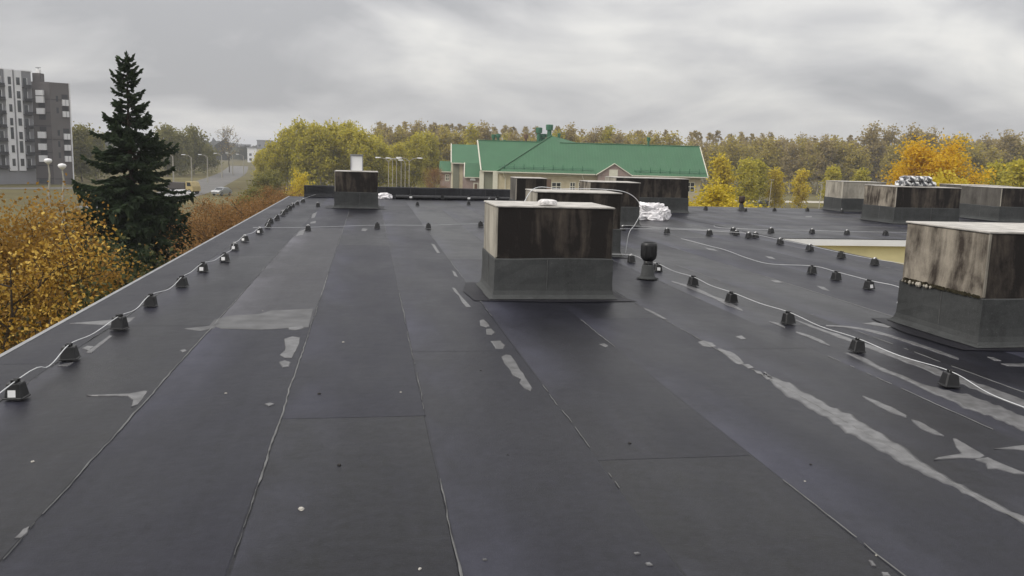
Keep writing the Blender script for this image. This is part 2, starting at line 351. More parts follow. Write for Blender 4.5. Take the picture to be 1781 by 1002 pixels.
# bitumen that bled out of the seams
def bead(x, y0, y1, thr, wmax, seed, along='Y', z=.0082):
    b = MB(); step = .03; n = int((y1-y0)/step); run = []
    def flush():
        if len(run) > 2:
            base = len(b.v)
            for (yy, xx, w) in run:
                for sx, zz in ((-w, z-.002), (0, z+.002), (w, z-.002)):
                    b.v.append((xx+sx, yy, zz) if along == 'Y' else (yy, xx+sx, zz))
            for q in range(len(run)-1):
                for s_ in (0, 1):
                    f = (base+q*3+s_, base+q*3+s_+1, base+q*3+s_+4, base+q*3+s_+3)
                    b.f.append(f if along == 'Y' else tuple(reversed(f)))
        run.clear()
    for i in range(n):
        yy = y0+i*step
        v = noise.noise((seed, yy*.55, 1.5)) + .5*noise.noise((seed+5, yy*3.1, 2.5)) + .45*noise.noise((seed+8, yy*11, 1.1))
        if v > thr: run.append((yy, x+.012*noise.noise((seed, yy*1.7, 9))+.006*noise.noise((seed, yy*9, 3)), .0015+wmax*min(1, (v-thr)*1.5)*(.6+.4*noise.noise((seed, yy*8, 4)))))
        else: flush()
    flush()
    if b.f: b.build('seam_bead', BEAD, flat)
for i, s in enumerate(SEAM):
    if XL+.3 < s < XR-.3:
        thr = {(-1.53): -.35, (-.605): -.35, .32: -.15}.get(round(s, 3), -.02)
        bead(s+.052, 2.2, 31 if s < 6 else 30, thr, .0065 if s < 1 else .005, i*13.7+2)
for k in range(1, 12): bead(YW+.93*k+.05, 9.6, 34, .05, .016, 300+k*7, 'X', .0125)

# standing water and glossy smears, each where the photo shows it
def feather(o, th=.009):
    """thin rim running down to the felt so that the patch does not stand proud"""
    bm = bmesh.new(); bm.from_mesh(o.data)
    for f in bm.faces:
        f.normal_update()
        if f.normal.z < 0: f.normal_flip()
    for e in bm.edges: e.select = False
    outer = set(v for e in bm.edges if len(e.link_faces) == 1 for v in e.verts)
    bmesh.ops.inset_region(bm, faces=bm.faces[:], thickness=th, use_even_offset=False, use_boundary=True)
    lay = bm.verts.layers.float.new('core')
    for v in bm.verts:
        rim = any(len(e.link_faces) == 1 for e in v.link_edges); v[lay] = 0 if rim else 1
        if rim: v.co.z = .0016
    bmesh.ops.triangulate(bm, faces=bm.faces[:]); bm.to_mesh(o.data); bm.free()
def puddle(pix, z=.0078, m=WET):
    """outline given as photo points on the roof plane"""
    P = [on(px, py, z) for px, py in pix]
    c = sum(P, Vector())/len(P); P2 = []
    k = len(P)
    for i in range(k):
        a, b = P[i], P[(i+1) % k]; n = max(2, min(8, int((b-a).length/.05)))
        for j in range(n):
            q = a.lerp(b, j/n); d = .008*noise.noise((q.x*9, q.y*9, 3)); P2.append(q+(q-c).normalized()*d)
    b = MB(); b.quad(*P2)
    o = b.build('puddle', m, flat)
    w_ = min(max(p.x for p in P)-min(p.x for p in P), .5*(max(p.y for p in P)-min(p.y for p in P))); feather(o, max(.005, min(.011, w_*.1)) if len(pix) < 9 else .005); return o
def streak(pts, z=.0078, m=WET):
    P = spline([(*p, 0) for p in [(a, b_) for a, b_, c in pts]], 8); Wd = spline([(c, 0, 0) for a, b_, c in pts], 8)
    L, Rr = [], []
    for i, p in enumerate(P):
        w_ = max(.35, Wd[i].x*(1+.45*noise.noise((p.x*.06, p.y*.06, 2))))
        L.append((p.x+w_*.35, p.y-w_)); Rr.append((p.x-w_*.35, p.y+w_))
    b = MB(); k = len(P)
    for i in range(k):
        b.v += [tuple(on(*L[i], z)), tuple(on(*Rr[i], z))]
        if i: b.f.append((2*i-2, 2*i-1, 2*i+1, 2*i))
    o = b.build('puddle', m, flat)
    feather(o, .003+.0016*max(c for a, b_, c in pts))
streak([(1330, 650, 4), (1350, 664, 7), (1385, 684, 10), (1440, 715, 12), (1500, 749, 14), (1560, 784, 13), (1605, 812, 9), (1650, 836, 6), (1720, 873, 6), (1790, 908, 7)])
puddle([(1213, 594), (1224, 592), (1240, 596), (1247, 602), (1236, 604), (1222, 601)])
streak([(1248, 606, 2), (1268, 616, 5), (1285, 627, 5), (1294, 632, 2)])
puddle([(1290, 633), (1303, 633), (1312, 639), (1302, 641)]); puddle([(1311, 643), (1324, 646), (1328, 651), (1316, 649)])
puddle([(1326, 653), (1340, 653), (1348, 659), (1334, 660)])
streak([(1500, 688, 1), (1522, 699, 3), (1550, 712, 4), (1578, 724, 2)]); streak([(1585, 729, 1), (1606, 741, 5), (1622, 749, 4), (1642, 757, 1)])
puddle([(1657, 762), (1664, 763), (1690, 778), (1714, 792), (1704, 797), (1670, 796), (1624, 799), (1630, 795), (1672, 788), (1662, 776)])
puddle([(1694, 798), (1718, 794), (1745, 806), (1790, 824), (1765, 823), (1735, 815), (1718, 815), (1714, 805)])
puddle([(1728, 780), (1790, 772), (1790, 784), (1765, 781)])
streak([(1468, 612, 1), (1492, 620, 3), (1515, 631, 4), (1536, 642, 3), (1570, 655, 3), (1610, 673, 4), (1650, 686, 8), (1690, 700, 12), (1735, 716, 12), (1790, 740, 11)])
streak([(1384, 556, 1), (1420, 570, 2), (1482, 592, 3), (1540, 612, 4), (1600, 634, 4), (1640, 650, 5), (1720, 679, 6), (1790, 705, 7)])
streak([(1436, 566, 1), (1480, 569, 1.3), (1530, 579, 2), (1590, 597, 2), (1640, 614, 2), (1668, 624, 1)])
streak([(1384, 577, .8), (1405, 584, 2), (1425, 592, 2.2), (1444, 601, 1)]); streak([(1338, 559, .8), (1352, 563, 1.5), (1366, 569, .8)])
streak([(1168, 489, 1), (1205, 501, 2.2), (1240, 516, 2.4), (1268, 528, 3), (1292, 540, 1)])
streak([(1120, 536, .8), (1135, 543, 2.2), (1148, 550, 2), (1160, 555, .6)])
puddle([(1042, 598), (1052, 597), (1059, 601), (1054, 604)]); puddle([(1279, 585), (1290, 583), (1299, 589), (1290, 590)])
puddle([(834, 557), (841, 555), (848, 560), (853, 567), (846, 569), (835, 566)]); puddle([(845, 572), (855, 571), (862, 578), (856, 582), (846, 581)])
puddle([(853, 593), (871, 592), (879, 600), (876, 606), (862, 606)])
puddle([(872, 620), (880, 616), (889, 618), (897, 628), (904, 641), (911, 650), (915, 657), (926, 674), (923, 680), (912, 675), (903, 665), (906, 659), (892, 652), (885, 640), (877, 631)])
puddle([(786, 500), (792, 501), (800, 512), (812, 525), (820, 534), (811, 534), (803, 525), (798, 514), (790, 507)])
puddle([(494, 589), (508, 585), (522, 587), (521, 597), (514, 611), (508, 622), (495, 622), (486, 617), (496, 608)])
puddle([(485, 629), (495, 626), (506, 629), (503, 637), (492, 639)]); puddle([(500, 569), (526, 566), (530, 570), (515, 574), (503, 573)])
puddle([(460, 702), (470, 700), (477, 702), (468, 706)]); puddle([(312, 609), (322, 607), (327, 610), (318, 613)])
puddle([(150, 687), (225, 684), (252, 679), (257, 680), (250, 692), (240, 703), (228, 707), (231, 695), (222, 688), (170, 688)])
puddle([(100, 636), (112, 632), (128, 630), (118, 636)]); puddle([(143, 605), (152, 601), (166, 602), (155, 610)]); puddle([(150, 612), (190, 583), (196, 584), (160, 613)])
puddle([(120, 562), (170, 558), (236, 551), (226, 560), (212, 567), (180, 565)])
DRY = mat('dry_felt_smear', (.075, .075, .077), .5, .4, var=.35, scale=5)
puddle([(372, 556), (400, 549), (450, 546), (472, 540), (545, 537), (541, 555), (537, 569), (455, 573), (385, 571), (365, 565)], .0066, DRY)
puddle([(320, 571), (360, 567), (384, 560), (372, 571), (350, 575)], .0066, DRY)
for q in ([(1100, 960), (1110, 958), (1116, 962), (1106, 964)], [(1122, 978), (1130, 977), (1136, 982), (1126, 982)], [(838, 971), (846, 970), (849, 973), (841, 974)], [(1510, 973), (1519, 975), (1526, 984), (1516, 983)], [(1531, 993), (1546, 994), (1552, 1002), (1535, 1002)],
          [(25, 935), (38, 920), (52, 914), (50, 925), (38, 934)], [(1420, 497), (1434, 499), (1444, 506), (1430, 503)], [(1340, 487), (1356, 488), (1362, 492), (1348, 491)], [(1400, 376), (1412, 376), (1413, 378), (1401, 378)],
          [(630, 397), (640, 398), (636, 402), (628, 401)], [(750, 424), (756, 425), (766, 440), (760, 440)], [(786, 470), (792, 473), (797, 482), (790, 480)], [(520, 402), (532, 398), (528, 408), (514, 411)], [(543, 372), (552, 368), (548, 378), (541, 380)],
          [(540, 386), (550, 384), (549, 388), (539, 389)], [(1330, 445), (1344, 447), (1350, 451), (1338, 449)], [(1225, 430), (1242, 433), (1250, 437), (1232, 434)], [(1500, 562), (1520, 560), (1560, 567), (1546, 570)], [(1716, 620), (1728, 621), (1742, 627), (1730, 627)], [(1740, 632), (1790, 632), (1790, 637), (1752, 636)]):
    puddle(q)

# ------------------------------------------------------------------ ventilation shafts
def shaft(name, label, x0, x1, y0, y1, front, left, cap=CAP, h=1.1, hs=.5, skirt=SKIRT, seed=0, capt=.02, apron=True):
    cx_, cy_ = (x0+x1)/2, y0
    o = tag(empty(name, (cx_, cy_, 0)), label, 'vent shaft', 'concrete ventilation shafts on the flat roof')
    X0, X1, Y1 = x0-cx_, x1-cx_, y1-y0
    t = .07
    def panel(nm, m, *a):
        b = MB(); b.box(*a); q = b.build(nm, m, o, bevel=.008); return q
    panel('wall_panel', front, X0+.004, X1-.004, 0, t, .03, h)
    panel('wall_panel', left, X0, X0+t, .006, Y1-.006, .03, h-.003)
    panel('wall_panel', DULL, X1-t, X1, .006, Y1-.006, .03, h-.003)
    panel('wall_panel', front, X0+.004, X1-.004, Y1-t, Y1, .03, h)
    # light arrises where the cast corners have worn
    for xx in (X0+.004,):
        b = MB(); b.box(xx-.007, xx+.012, -.006, .012, hs+.01, h-.004); b.build('corner_edge', PALE, o)
    # membrane upstand: flared foot, slightly wavy top edge, lapped pieces
    def ring(off, z, jig=0):
        pts = []
        nx = 10; ny = 6
        def j(u): return jig*noise.noise((seed*3.1+u*2.3, z*3, 5))
        for i in range(nx): u = i/nx; pts.append((X0-off+(X1-X0+2*off)*u, -off, z+j(u)))
        for i in range(ny): u = i/ny; pts.append((X1+off, -off+(Y1+2*off)*u, z+j(3+u)))
        for i in range(nx): u = i/nx; pts.append((X1+off-(X1-X0+2*off)*u, Y1+off, z+j(6+u)))
        for i in range(ny): u = i/ny; pts.append((X0-off, Y1+off-(Y1+2*off)*u, z+j(9+u)))
        return pts
    b = MB()
    def ringf(off, z):
        pts = ring(off, z)
        if z < .05:
            pts = [(p[0]+.03*noise.noise((p[0]*2+seed, p[1]*2, 1)), p[1]+.03*noise.noise((p[0]*2, p[1]*2+seed, 6)), p[2]) for p in pts]
        return pts
    def wr(off, z): return [(p[0]+.007*noise.noise((p[0]*5+seed, p[1]*5, z*6)), p[1]+.007*noise.noise((p[1]*5+seed, p[0]*5, z*6+9)), p[2]) for p in ring(off, z)]
    b.rings([ringf(.085, .0165), ringf(.055, .03), ringf(.032, .06), ringf(.018, .11), wr(.014, .19), wr(.014, .27), wr(.014, .35), wr(.014, .42), ring(.014, hs-.012, .012), ring(.004, hs, .012)], True, False)
    b.build('membrane_upstand', skirt, o)
    # a lapped joint on the front and on the left
    b = MB(); xj = X0+(X1-X0)*(.42+.2*rnd.random()); b.box(xj, xj+.004, -.0195, -.012, .12, hs-.02); b.build('lap_joint', BEAD, o); b = MB(); yj = Y1*.45; b.box(X0-.0195, X0-.012, yj, yj+.004, .12, hs-.02)
    b.build('lap_joint', BEAD, o)
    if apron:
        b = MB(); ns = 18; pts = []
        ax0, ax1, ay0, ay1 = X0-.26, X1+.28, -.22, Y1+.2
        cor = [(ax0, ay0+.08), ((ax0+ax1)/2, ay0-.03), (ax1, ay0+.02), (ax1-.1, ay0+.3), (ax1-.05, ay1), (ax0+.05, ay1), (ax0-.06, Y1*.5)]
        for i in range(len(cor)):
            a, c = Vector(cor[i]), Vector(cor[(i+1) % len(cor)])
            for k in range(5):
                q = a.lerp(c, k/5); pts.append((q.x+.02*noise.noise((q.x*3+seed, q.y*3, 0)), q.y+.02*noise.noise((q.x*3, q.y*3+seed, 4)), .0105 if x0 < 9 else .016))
        b.quad(*pts); b.build('apron_sheet', SHADE_FELT, o)
    # coping slab
    b = MB(); ov = .012; b.box(X0-ov, X1+ov, -ov, Y1+ov, h+.001, h+capt); b.build('cap_slab', cap, o, bevel=.006)
    return o
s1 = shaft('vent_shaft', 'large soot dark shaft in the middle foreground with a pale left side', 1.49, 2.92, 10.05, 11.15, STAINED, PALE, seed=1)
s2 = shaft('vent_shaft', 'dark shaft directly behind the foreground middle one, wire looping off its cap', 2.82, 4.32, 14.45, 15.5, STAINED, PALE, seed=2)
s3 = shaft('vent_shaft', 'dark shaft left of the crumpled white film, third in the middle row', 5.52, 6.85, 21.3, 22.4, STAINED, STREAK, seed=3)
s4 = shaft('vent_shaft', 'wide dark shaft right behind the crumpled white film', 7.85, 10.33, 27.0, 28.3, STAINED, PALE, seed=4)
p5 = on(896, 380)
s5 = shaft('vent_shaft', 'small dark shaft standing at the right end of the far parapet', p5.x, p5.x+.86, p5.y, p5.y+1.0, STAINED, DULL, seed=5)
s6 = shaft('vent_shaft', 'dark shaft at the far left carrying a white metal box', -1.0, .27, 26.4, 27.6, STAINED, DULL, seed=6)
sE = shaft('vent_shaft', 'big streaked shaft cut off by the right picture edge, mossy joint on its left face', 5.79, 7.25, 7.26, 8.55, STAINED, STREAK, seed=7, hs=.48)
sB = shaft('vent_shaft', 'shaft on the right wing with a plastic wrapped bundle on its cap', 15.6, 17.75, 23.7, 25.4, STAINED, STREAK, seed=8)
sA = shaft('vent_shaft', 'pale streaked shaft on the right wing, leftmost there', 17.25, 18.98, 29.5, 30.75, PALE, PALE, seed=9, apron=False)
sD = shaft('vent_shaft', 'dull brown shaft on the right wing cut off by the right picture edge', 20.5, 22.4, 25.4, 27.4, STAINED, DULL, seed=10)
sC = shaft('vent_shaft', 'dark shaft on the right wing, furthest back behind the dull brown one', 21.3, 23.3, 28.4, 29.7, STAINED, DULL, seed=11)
# moss and crumbling mortar along the upstand of the right shaft
b = MB(); r3 = random.Random(3)
for k in range(60):
    y = .02+1.2*k/60; s_ = .012+.016*r3.random()*(1.6 if y > .75 else 1); zc = .49+.012*noise.noise((y*4, 2, 1))
    X = -.73
    b.rings([[(X-.022-s_*.3+(.5*s_ if ss else 0), y+s_*math.cos(a)*(1 if not ss else .5), zc+s_*math.sin(a)*.9*(1 if not ss else .5)) for a in [2*math.pi*q/6 for q in range(6)]] for ss in (1, 0)])
b.build('moss_strip', MOSS, sE)
b = MB()
for k in range(9):
    y = .72+.06*k+.03*r3.random(); s_ = .012+.014*r3.random()
    b.lathe([(s_*.5, -s_), (s_, -.2*s_), (s_*.8, .5*s_), (s_*.3, s_)], 6, (-.765, y, .475))
b.build('mortar_crumbs', PALE, sE)

# things lying on the shafts
def crumple(name, dims, loc, m, seed, amp=.35, freq=2.2, sub=4, rz=0):
    bm = bmesh.new(); bmesh.ops.create_icosphere(bm, subdivisions=sub, radius=1)
    for v in bm.verts:
        p = v.co.copy(); d = 1-amp*.5*abs(noise.noise(p*freq*5))+amp*noise.noise(p*freq+Vector((seed, 0, 0)))+amp*.6*abs(noise.noise(p*freq*2.7+Vector((0, seed, 0))))+.25*amp*noise.noise(p*freq*7)
        q = p*d; c = lambda t: math.copysign(abs(t)**.7, t)
        v.co = Vector((c(q.x)*dims[0]/2, c(q.y)*dims[1]/2, max(-.5, c(q.z))*dims[2]/2))
    mz = min(v.co.z for v in bm.verts)
    for v in bm.verts: v.co.z -= mz
    me = bpy.data.meshes.new(name); bm.to_mesh(me); bm.free(); me.materials.append(m)
    o = bpy.data.objects.new(name, me); COL.objects.link(o); o.location = loc; o.rotation_euler.z = rz; return o
tag(crumple('wrapped_block', (.23, .2, .09), (2.13, 10.2, 1.131), BLOCKW, 3, .12, 3, 3), 'small whitish wrapped block lying on the cap of the foreground shaft', 'block')
BUND = bpy.data.materials.new('film_over_dark_rolls'); BUND.use_nodes = True
t = BUND.node_tree; b_ = t.nodes['Principled BSDF']; co = N(t, 'ShaderNodeTexCoord'); nz = N(t, 'ShaderNodeTexNoise'); nz.inputs['Scale'].default_value = 5.5; nz.inputs['Detail'].default_value = 4; nz.inputs['Distortion'].default_value = 1.2
t.links.new(co.outputs['Object'], nz.inputs[0]); r_ = N(t, 'ShaderNodeValToRGB'); t.links.new(nz.outputs[0], r_.inputs[0]); r_.color_ramp.elements[0].position = .45; r_.color_ramp.elements[0].color = (.05, .052, .06, 1); r_.color_ramp.elements[1].position = .56; r_.color_ramp.elements[1].color = (.7, .7, .7, 1)
t.links.new(r_.outputs[0], b_.inputs[0]); b_.inputs['Roughness'].default_value = .3
bun = tag(empty('wrapped_bundle', (16.75, 24.5, 1.131)), 'bundle of dark rolls in clear plastic on the right wing shaft', 'bundle')
for row, (n, z0) in enumerate(((4, 0), (3, .15))):
    for k in range(n):
        c = crumple('roll', (.32, .55, .21), ((k-(n-1)/2)*.29, 0, z0), BUND, row*9+k, .2, 2.5, 3); c.parent = bun
box = tag(empty('metal_box', (-.36, 26.7, 1.131)), 'upright white metal box on the far left shaft', 'vent box')
b = MB(); b.box(-.165, .165, 0, .3, 0, .46); b.build('casing', WHITEP, box, bevel=.006)
b = MB()
for a in ((-.19, -.163, -.02, .0, 0, .47), (.163, .19, -.02, 0, 0, .47), (-.163, .163, -.02, 0, .445, .47)): b.box(*a)
b.build('frame', mat('grey_trim', (.3, .3, .31), .5), box)
b = MB(); b.box(-.2, .2, -.03, .33, .471, .49); b.build('lid', EDGE, box)
p = on(1135, 384); tag(crumple('plastic_film', (1.0, .55, .62), (p.x, p.y+.3, .012), FILM, 7, .5, 2.3, 5), 'heap of crumpled white plastic film in front of the wide shaft', 'plastic film')
p = on(668, 346); tag(crumple('plastic_film', (.52, .3, .26), (p.x, p.y, .02), FILM, 12, .5, 2.4, 4), 'scrap of white plastic film by the far parapet beside the left shaft', 'plastic film')

# ------------------------------------------------------------------ parapet and the black pipe along it
PAR = roofing('parapet_felt', (.042, .0425, .047), rough=(.55, .7), spec=.3)
par = tag(empty('parapet_wall', (-2.35, YP-.3, 0)), 'low felt covered parapet closing the far end of the roof', 'parapet')
L = 8.3
b = MB(); rows = []
for i in range(25):
    x = L*i/24; wv = .01*noise.noise((x, 0, 3))
    rows.append([(x, -.09+wv, .018), (x, -.03, .05), (x, 0, .14), (x, wv*.5, .40+wv), (x, .02, .43+wv), (x, .28, .43), (x, .30, .40), (x, .30, -.1)])
b.rings(rows, False, False); b.f.append(tuple(range(8))); b.f.append(tuple(24*8+q for q in reversed(range(8)))); b.build('felt_cover', PAR, par)
for k in range(9):
    b = MB(); b.box(k*.95+.1, k*.95+.106, -.006, -.001, .16, .40); b.build('lap_joint', BEAD, par)
PIPE = mat('black_corrugated_pipe', (.02, .02, .022), .5, .4, var=.3, scale=8)
pp = spline([Vector((x_, 32.36+.05*math.sin(x_*2.3), .085)) for x_ in (1.0, 1.6, 2.3, 2.9, 3.5, 4.2, 4.8, 5.5)], 10)
pipe = tag(empty('pipe_run', (0, 0, 0)), 'black corrugated pipe lying along the foot of the far parapet', 'pipe')
b = MB(); b.tube(pp, [.075+.008*(i % 2) for i in range(len(pp))], 8); b.build('hose', PIPE, pipe, True)
for i in (9, 27, 43, 60):
    p = pp[min(i, len(pp)-1)]; b = MB(); b.box(p.x-.05, p.x+.05, p.y-.11, p.y+.11, .0, .19); b.build('clamp', PLASTIC, pipe, bevel=.01)
    if i in (9, 43): b = MB(); b.box(p.x-.04, p.x+.06, p.y-.118, p.y-.112, .06, .13); b.build('sticker', STICK, pipe)

# ------------------------------------------------------------------ vent pipes
def vent_pipe(label, loc, s=1, m=PLASTIC):
    o = tag(empty('vent_pipe', loc), label, 'vent pipe')
    b = MB(); b.lathe([(.16*s, .018), (.115*s, .035*s), (.1*s, .06*s), (.085*s, .2*s), (.076*s, .215*s)], 18); b.build('boot', SKIRT, o, True)
    b = MB(); b.lathe([(.068*s, .15*s), (.068*s, .30*s)], 18); b.build('stack', m, o, True)
    b = MB(); b.lathe([(.07*s, .27*s), (.105*s, .305*s), (.114*s, .34*s), (.114*s, .49*s), (.108*s, .525*s), (.097*s, .535*s), (.09*s, .50*s), (.02*s, .49*s)], 20); b.build('cowl', m, o, True)
    b = MB()
    for k in range(8):
        a = 2*math.pi*k/8; T = Matrix.Rotation(a, 4, 'Z'); b.box(.112*s, .119*s, -.012*s, .012*s, .34*s, .49*s, T)
    b.build('cowl_rib', m, o)
    return o
p = on(1126, 486); vent_pipe('black plastic vent pipe with a flared cowl right of the foreground shaft', (p.x, p.y, 0))
p = on(1289, 366); vent_pipe('small dark vent pipe at the far roof edge before the yellow bush', (p.x, p.y, 0), .95, mat('rust_brown_pipe', (.05, .032, .025), .6))
vent_pipe('black vent pipe half hidden behind the right wing shaft with the bundle', (18.4, 25.9, 0), 1.5)

# ------------------------------------------------------------------ conductor blocks and wires
def block_mesh():
    b = MB()
    rings = []
    for z, w_, d_ in ((0, .066, .064), (.008, .066, .064), (.012, .061, .059), (.1, .047, .046), (.108, .043, .042)):
        c = .010
        rings.append([(-w_+c, -d_, z), (w_-c, -d_, z), (w_, -d_+c, z), (w_, d_-c, z), (w_-c, d_, z), (-w_+c, d_, z), (-w_, d_-c, z), (-w_, -d_+c, z)])
    b.rings(rings)
    return b
B0 = block_mesh().build('body', PLASTIC); CL = MB(); CL.box(-.02, .02, -.028, -.012, .103, .128); CL.box(-.02, .02, .012, .028, .103, .128); CL.box(-.02, .02, -.012, .012, .103, .108)
CL0 = CL.build('clip', PLASTIC)
ST = MB(); ST.quad((-.032, -.0605, .018), (.02, -.0605, .018), (.02, -.0535, .065), (-.032, -.0535, .065)); ST0 = ST.build('sticker', STICK)
KN = MB(); KN.lathe([(.022, .1), (.03, .108), (.03, .12), (.02, .13), (.005, .133)], 8); KN0 = KN.build('cap', STICK, None, True)
for q in (B0, CL0, ST0, KN0): COL.objects.unlink(q)
def holder(px, py, label, group, rz=0, sticker=False, white=False, s=1.0):
    p = on(px, py)
    o = tag(empty('conductor_block', (p.x, p.y, .014), rz), label, 'conductor block', group); s *= rnd.uniform(.94, 1.05); o.scale = (s, s*rnd.uniform(.95, 1.04), s*rnd.uniform(.95, 1.05)); o.rotation_euler.x = rnd.uniform(-.05, .05); o.rotation_euler.y = rnd.uniform(-.06, .06)
    for src in [B0, CL0]+([ST0] if sticker else [])+([KN0] if white else []):
        c = src.copy(); COL.objects.link(c); c.parent = o
    return p
GRP = 'black conductor blocks standing on the roof'
def wire(label, pts, r=.0042, k=6):
    b = MB(); b.tube(spline(pts, k), r, 6); o = b.build('conductor_wire', ALU, None, True); tag(o, label, 'wire', 'metal conductor wires laid across the roof'); return o
def wob(p, s, z): return Vector((p.x+.03*math.sin(s*3.7), p.y, z))
# left edge line
LE = [(30, 695, 1), (122, 627, 0), (208, 574, 0), (262, 534, 0), (317, 500, 0), (353, 474, 1), (391, 456, 1), (408, 436, 1), (426, 421, 1), (452, 407, 1), (466, 398, 0), (470, 390, 0), (482, 383, 0), (492, 376, 1), (497, 371, 0), (503, 366, 0), (509, 361, 1), (517, 357, 1), (527, 353, 1)]
pts = [Vector((-2.05, 2.5, .14))]
for i, (x_, y_, st) in enumerate(LE):
    p = holder(x_, y_, f'{ORD[i]}{" one" if i == 0 else ""} black block counting from the camera along the left roof edge wire', GRP, rnd.uniform(-.25, .25)-.2, st and i < 10, st and i >= 7)
    if i: q = (pts[-1]+Vector((p.x, p.y, .13)))/2; pts.append(Vector((q.x+.03*math.sin(i*2.1), q.y, .105-.02*rnd.random())))
    pts.append(Vector((p.x, p.y, .13)))
pts.append(Vector((pts[-1].x+.2, 32.4, .12)))
wire('pale wire snaking along the left roof edge over a line of black blocks', pts)
CR = [(536, 402, 1), (656, 398, 0), (745, 398, 0), (836, 395, 0)]; pts = [on(440, 396, .1)]
for i, (x_, y_, st) in enumerate(CR):
    p = holder(x_, y_, ['black block with a white tag, leftmost of the cross row before the far left shaft', 'second black block from the left in the cross row', 'third black block from the left in the cross row', 'black block of the cross row just left of the foreground shaft'][i], GRP, 0, 0, st)
    pts.append(Vector((p.x, p.y+.14, .07)))
pts.append(pts[-1]+Vector((1.2, .1, -.02))); wire('thin pale wire crossing the roof from the left edge towards the foreground shaft', pts, .0036)
for (x_, y_, st, lb) in ((553, 360, 1, 'black block with white tag just left of the far left shaft'), (726, 358, 0, 'black block in front of the far parapet, left of two'), (815, 357, 0, 'black block in front of the far parapet, right of two')): holder(x_, y_, lb, GRP, 0, 0, st)
for i, (x_, y_, lb) in enumerate(((843, 348, 'left block of the cluster at the right end of the black pipe'), (851, 351, 'middle block of the cluster at the right end of the black pipe'), (863, 353, 'right block of the cluster at the right end of the black pipe'))): holder(x_, y_, lb, GRP, .3*i, 0, 1)
# middle right line
RL = [(1098, 457, 0, 1), (1143, 473, 1, 0), (1205, 498, 0, 0), (1272, 527, 0, 0), (1371, 564, 0, 0), (1490, 613, 0, 0), (1650, 674, 0, 0)]
PX = []
for i, (x_, y_, st, wh) in enumerate(RL):
    j = len(RL)-1-i
    p = holder(x_, y_, f'{ORD[j]} black block counting from the camera along the wire right of the foreground shaft' if j else 'nearest black block on the wire at the lower right', GRP, -.15+.3*rnd.random(), st, wh); PX.append(p)
pts = [on(1060, 442, .1)]
for i, p in enumerate(PX):
    if i: q = (PX[i-1]+p)/2; pts.append(Vector((q.x+.015*math.sin(i*2), q.y, .112)))
    pts.append(Vector((p.x, p.y, .131)))
pts += [on(1720, 684, .13), on(1800, 716, .12), on(1900, 760, .12)]
wire('pale wire sweeping from the foreground shaft to the right picture edge', pts, .0038)
pts = [on(1185, 415, .03), on(1235, 428, .02), on(1262, 435, .03), on(1300, 449, .03), on(1340, 459, .05)]
for i, (x_, y_, st) in enumerate(((1412, 477, 0), (1454, 488, 0), (1511, 504, 1))):
    p = holder(x_, y_, ['left of three black blocks on the short wire left of the streaked shaft', 'middle of three black blocks on the short wire left of the streaked shaft', 'right one of three blocks on the short wire, white sticker, by the streaked shaft'][i], GRP, .1*i, st)
    pts.append(Vector((p.x, p.y, .131)))
pts += [on(1566, 501, .1), Vector((6.2, 9.2, .1))]
wire('pale wire running in front of the roof notch to the streaked shaft', pts, .0038)
# along the notch and the wing
EDG = [(1160, 407, 1), (1234, 410, 1), (1302, 415, 1), (1357, 426, 1), (1408, 437, 1), (1463, 450, 0), (1521, 462, 1)]
pts = [on(1075, 398, .1)]
for i, (x_, y_, wh) in enumerate(EDG):
    p = holder(x_, y_, f'{["leftmost", "second from the left", "third from the left", "fourth from the left", "fifth from the left", "sixth from the left", "rightmost"][i]} black block on the wire leading along the notch edge', GRP, .2, 0, wh); pts.append(Vector((p.x, p.y+.05, .11)))
pts.append(Vector((9.1, 12.2, .1)))
wire('pale wire along the edge of the roof notch with the white fascia', pts, .004)
for (x_, y_, lb) in ((1083, 402, 'black block at the foot of the shaft left of the white film'), (1275, 406, 'left block of a close pair on the roof before the notch'), (1281, 410, 'right block of a close pair on the roof before the notch'), (1314, 415, 'black block right beside the third one of the notch wire')): holder(x_, y_, lb, GRP, .2, 0, 1)
pts = [on(1242, 392, .05), on(1252, 396, .05)]
for i, (x_, y_) in enumerate(((1341, 406), (1412, 407), (1473, 409), (1540, 410))):
    p = holder(x_, y_, f'{["leftmost", "second from the left", "third from the left", "rightmost"][i]} black block on the wing roof just behind the white fascia', GRP, 0, 0, i < 3); pts.append(Vector((p.x, p.y+.12, .08)))
pts.append(pts[-1]+Vector((3, .1, 0))); wire('thin pale wire on the wing roof behind the white fascia', pts, .0036)
for i, (x_, y_, w_) in enumerate(((1227, 366, 0), (1296, 368, 1), (1347, 368, 0), (1404, 368, 0), (1464, 370, 1))):
    holder(x_, y_, f'{["leftmost", "second from the left", "middle", "second from the right", "rightmost"][i]} black block along the far edge of the wing roof', GRP, 0, 0, w_)
wire('thin pale wire beside the foot of the shafts left of the white film', [on(1085, 392, .05), on(1150, 396, .04), on(1220, 399, .04), on(1290, 402, .05)], .0036)
wire('wire looping off the cap of the second middle shaft down its right side', [Vector((2.3, 13.6, .55)), Vector((2.75, 14.5, 1.14)), Vector((3.3, 14.7, 1.16)), Vector((4.0, 14.75, 1.17)), Vector((4.45, 14.7, 1.13)), Vector((4.68, 14.65, .98)), Vector((4.72, 14.6, .78)), Vector((4.62, 14.55, .58)), Vector((4.5, 14.5, .42)), Vector((4.45, 14.5, .06))], .006, 8)
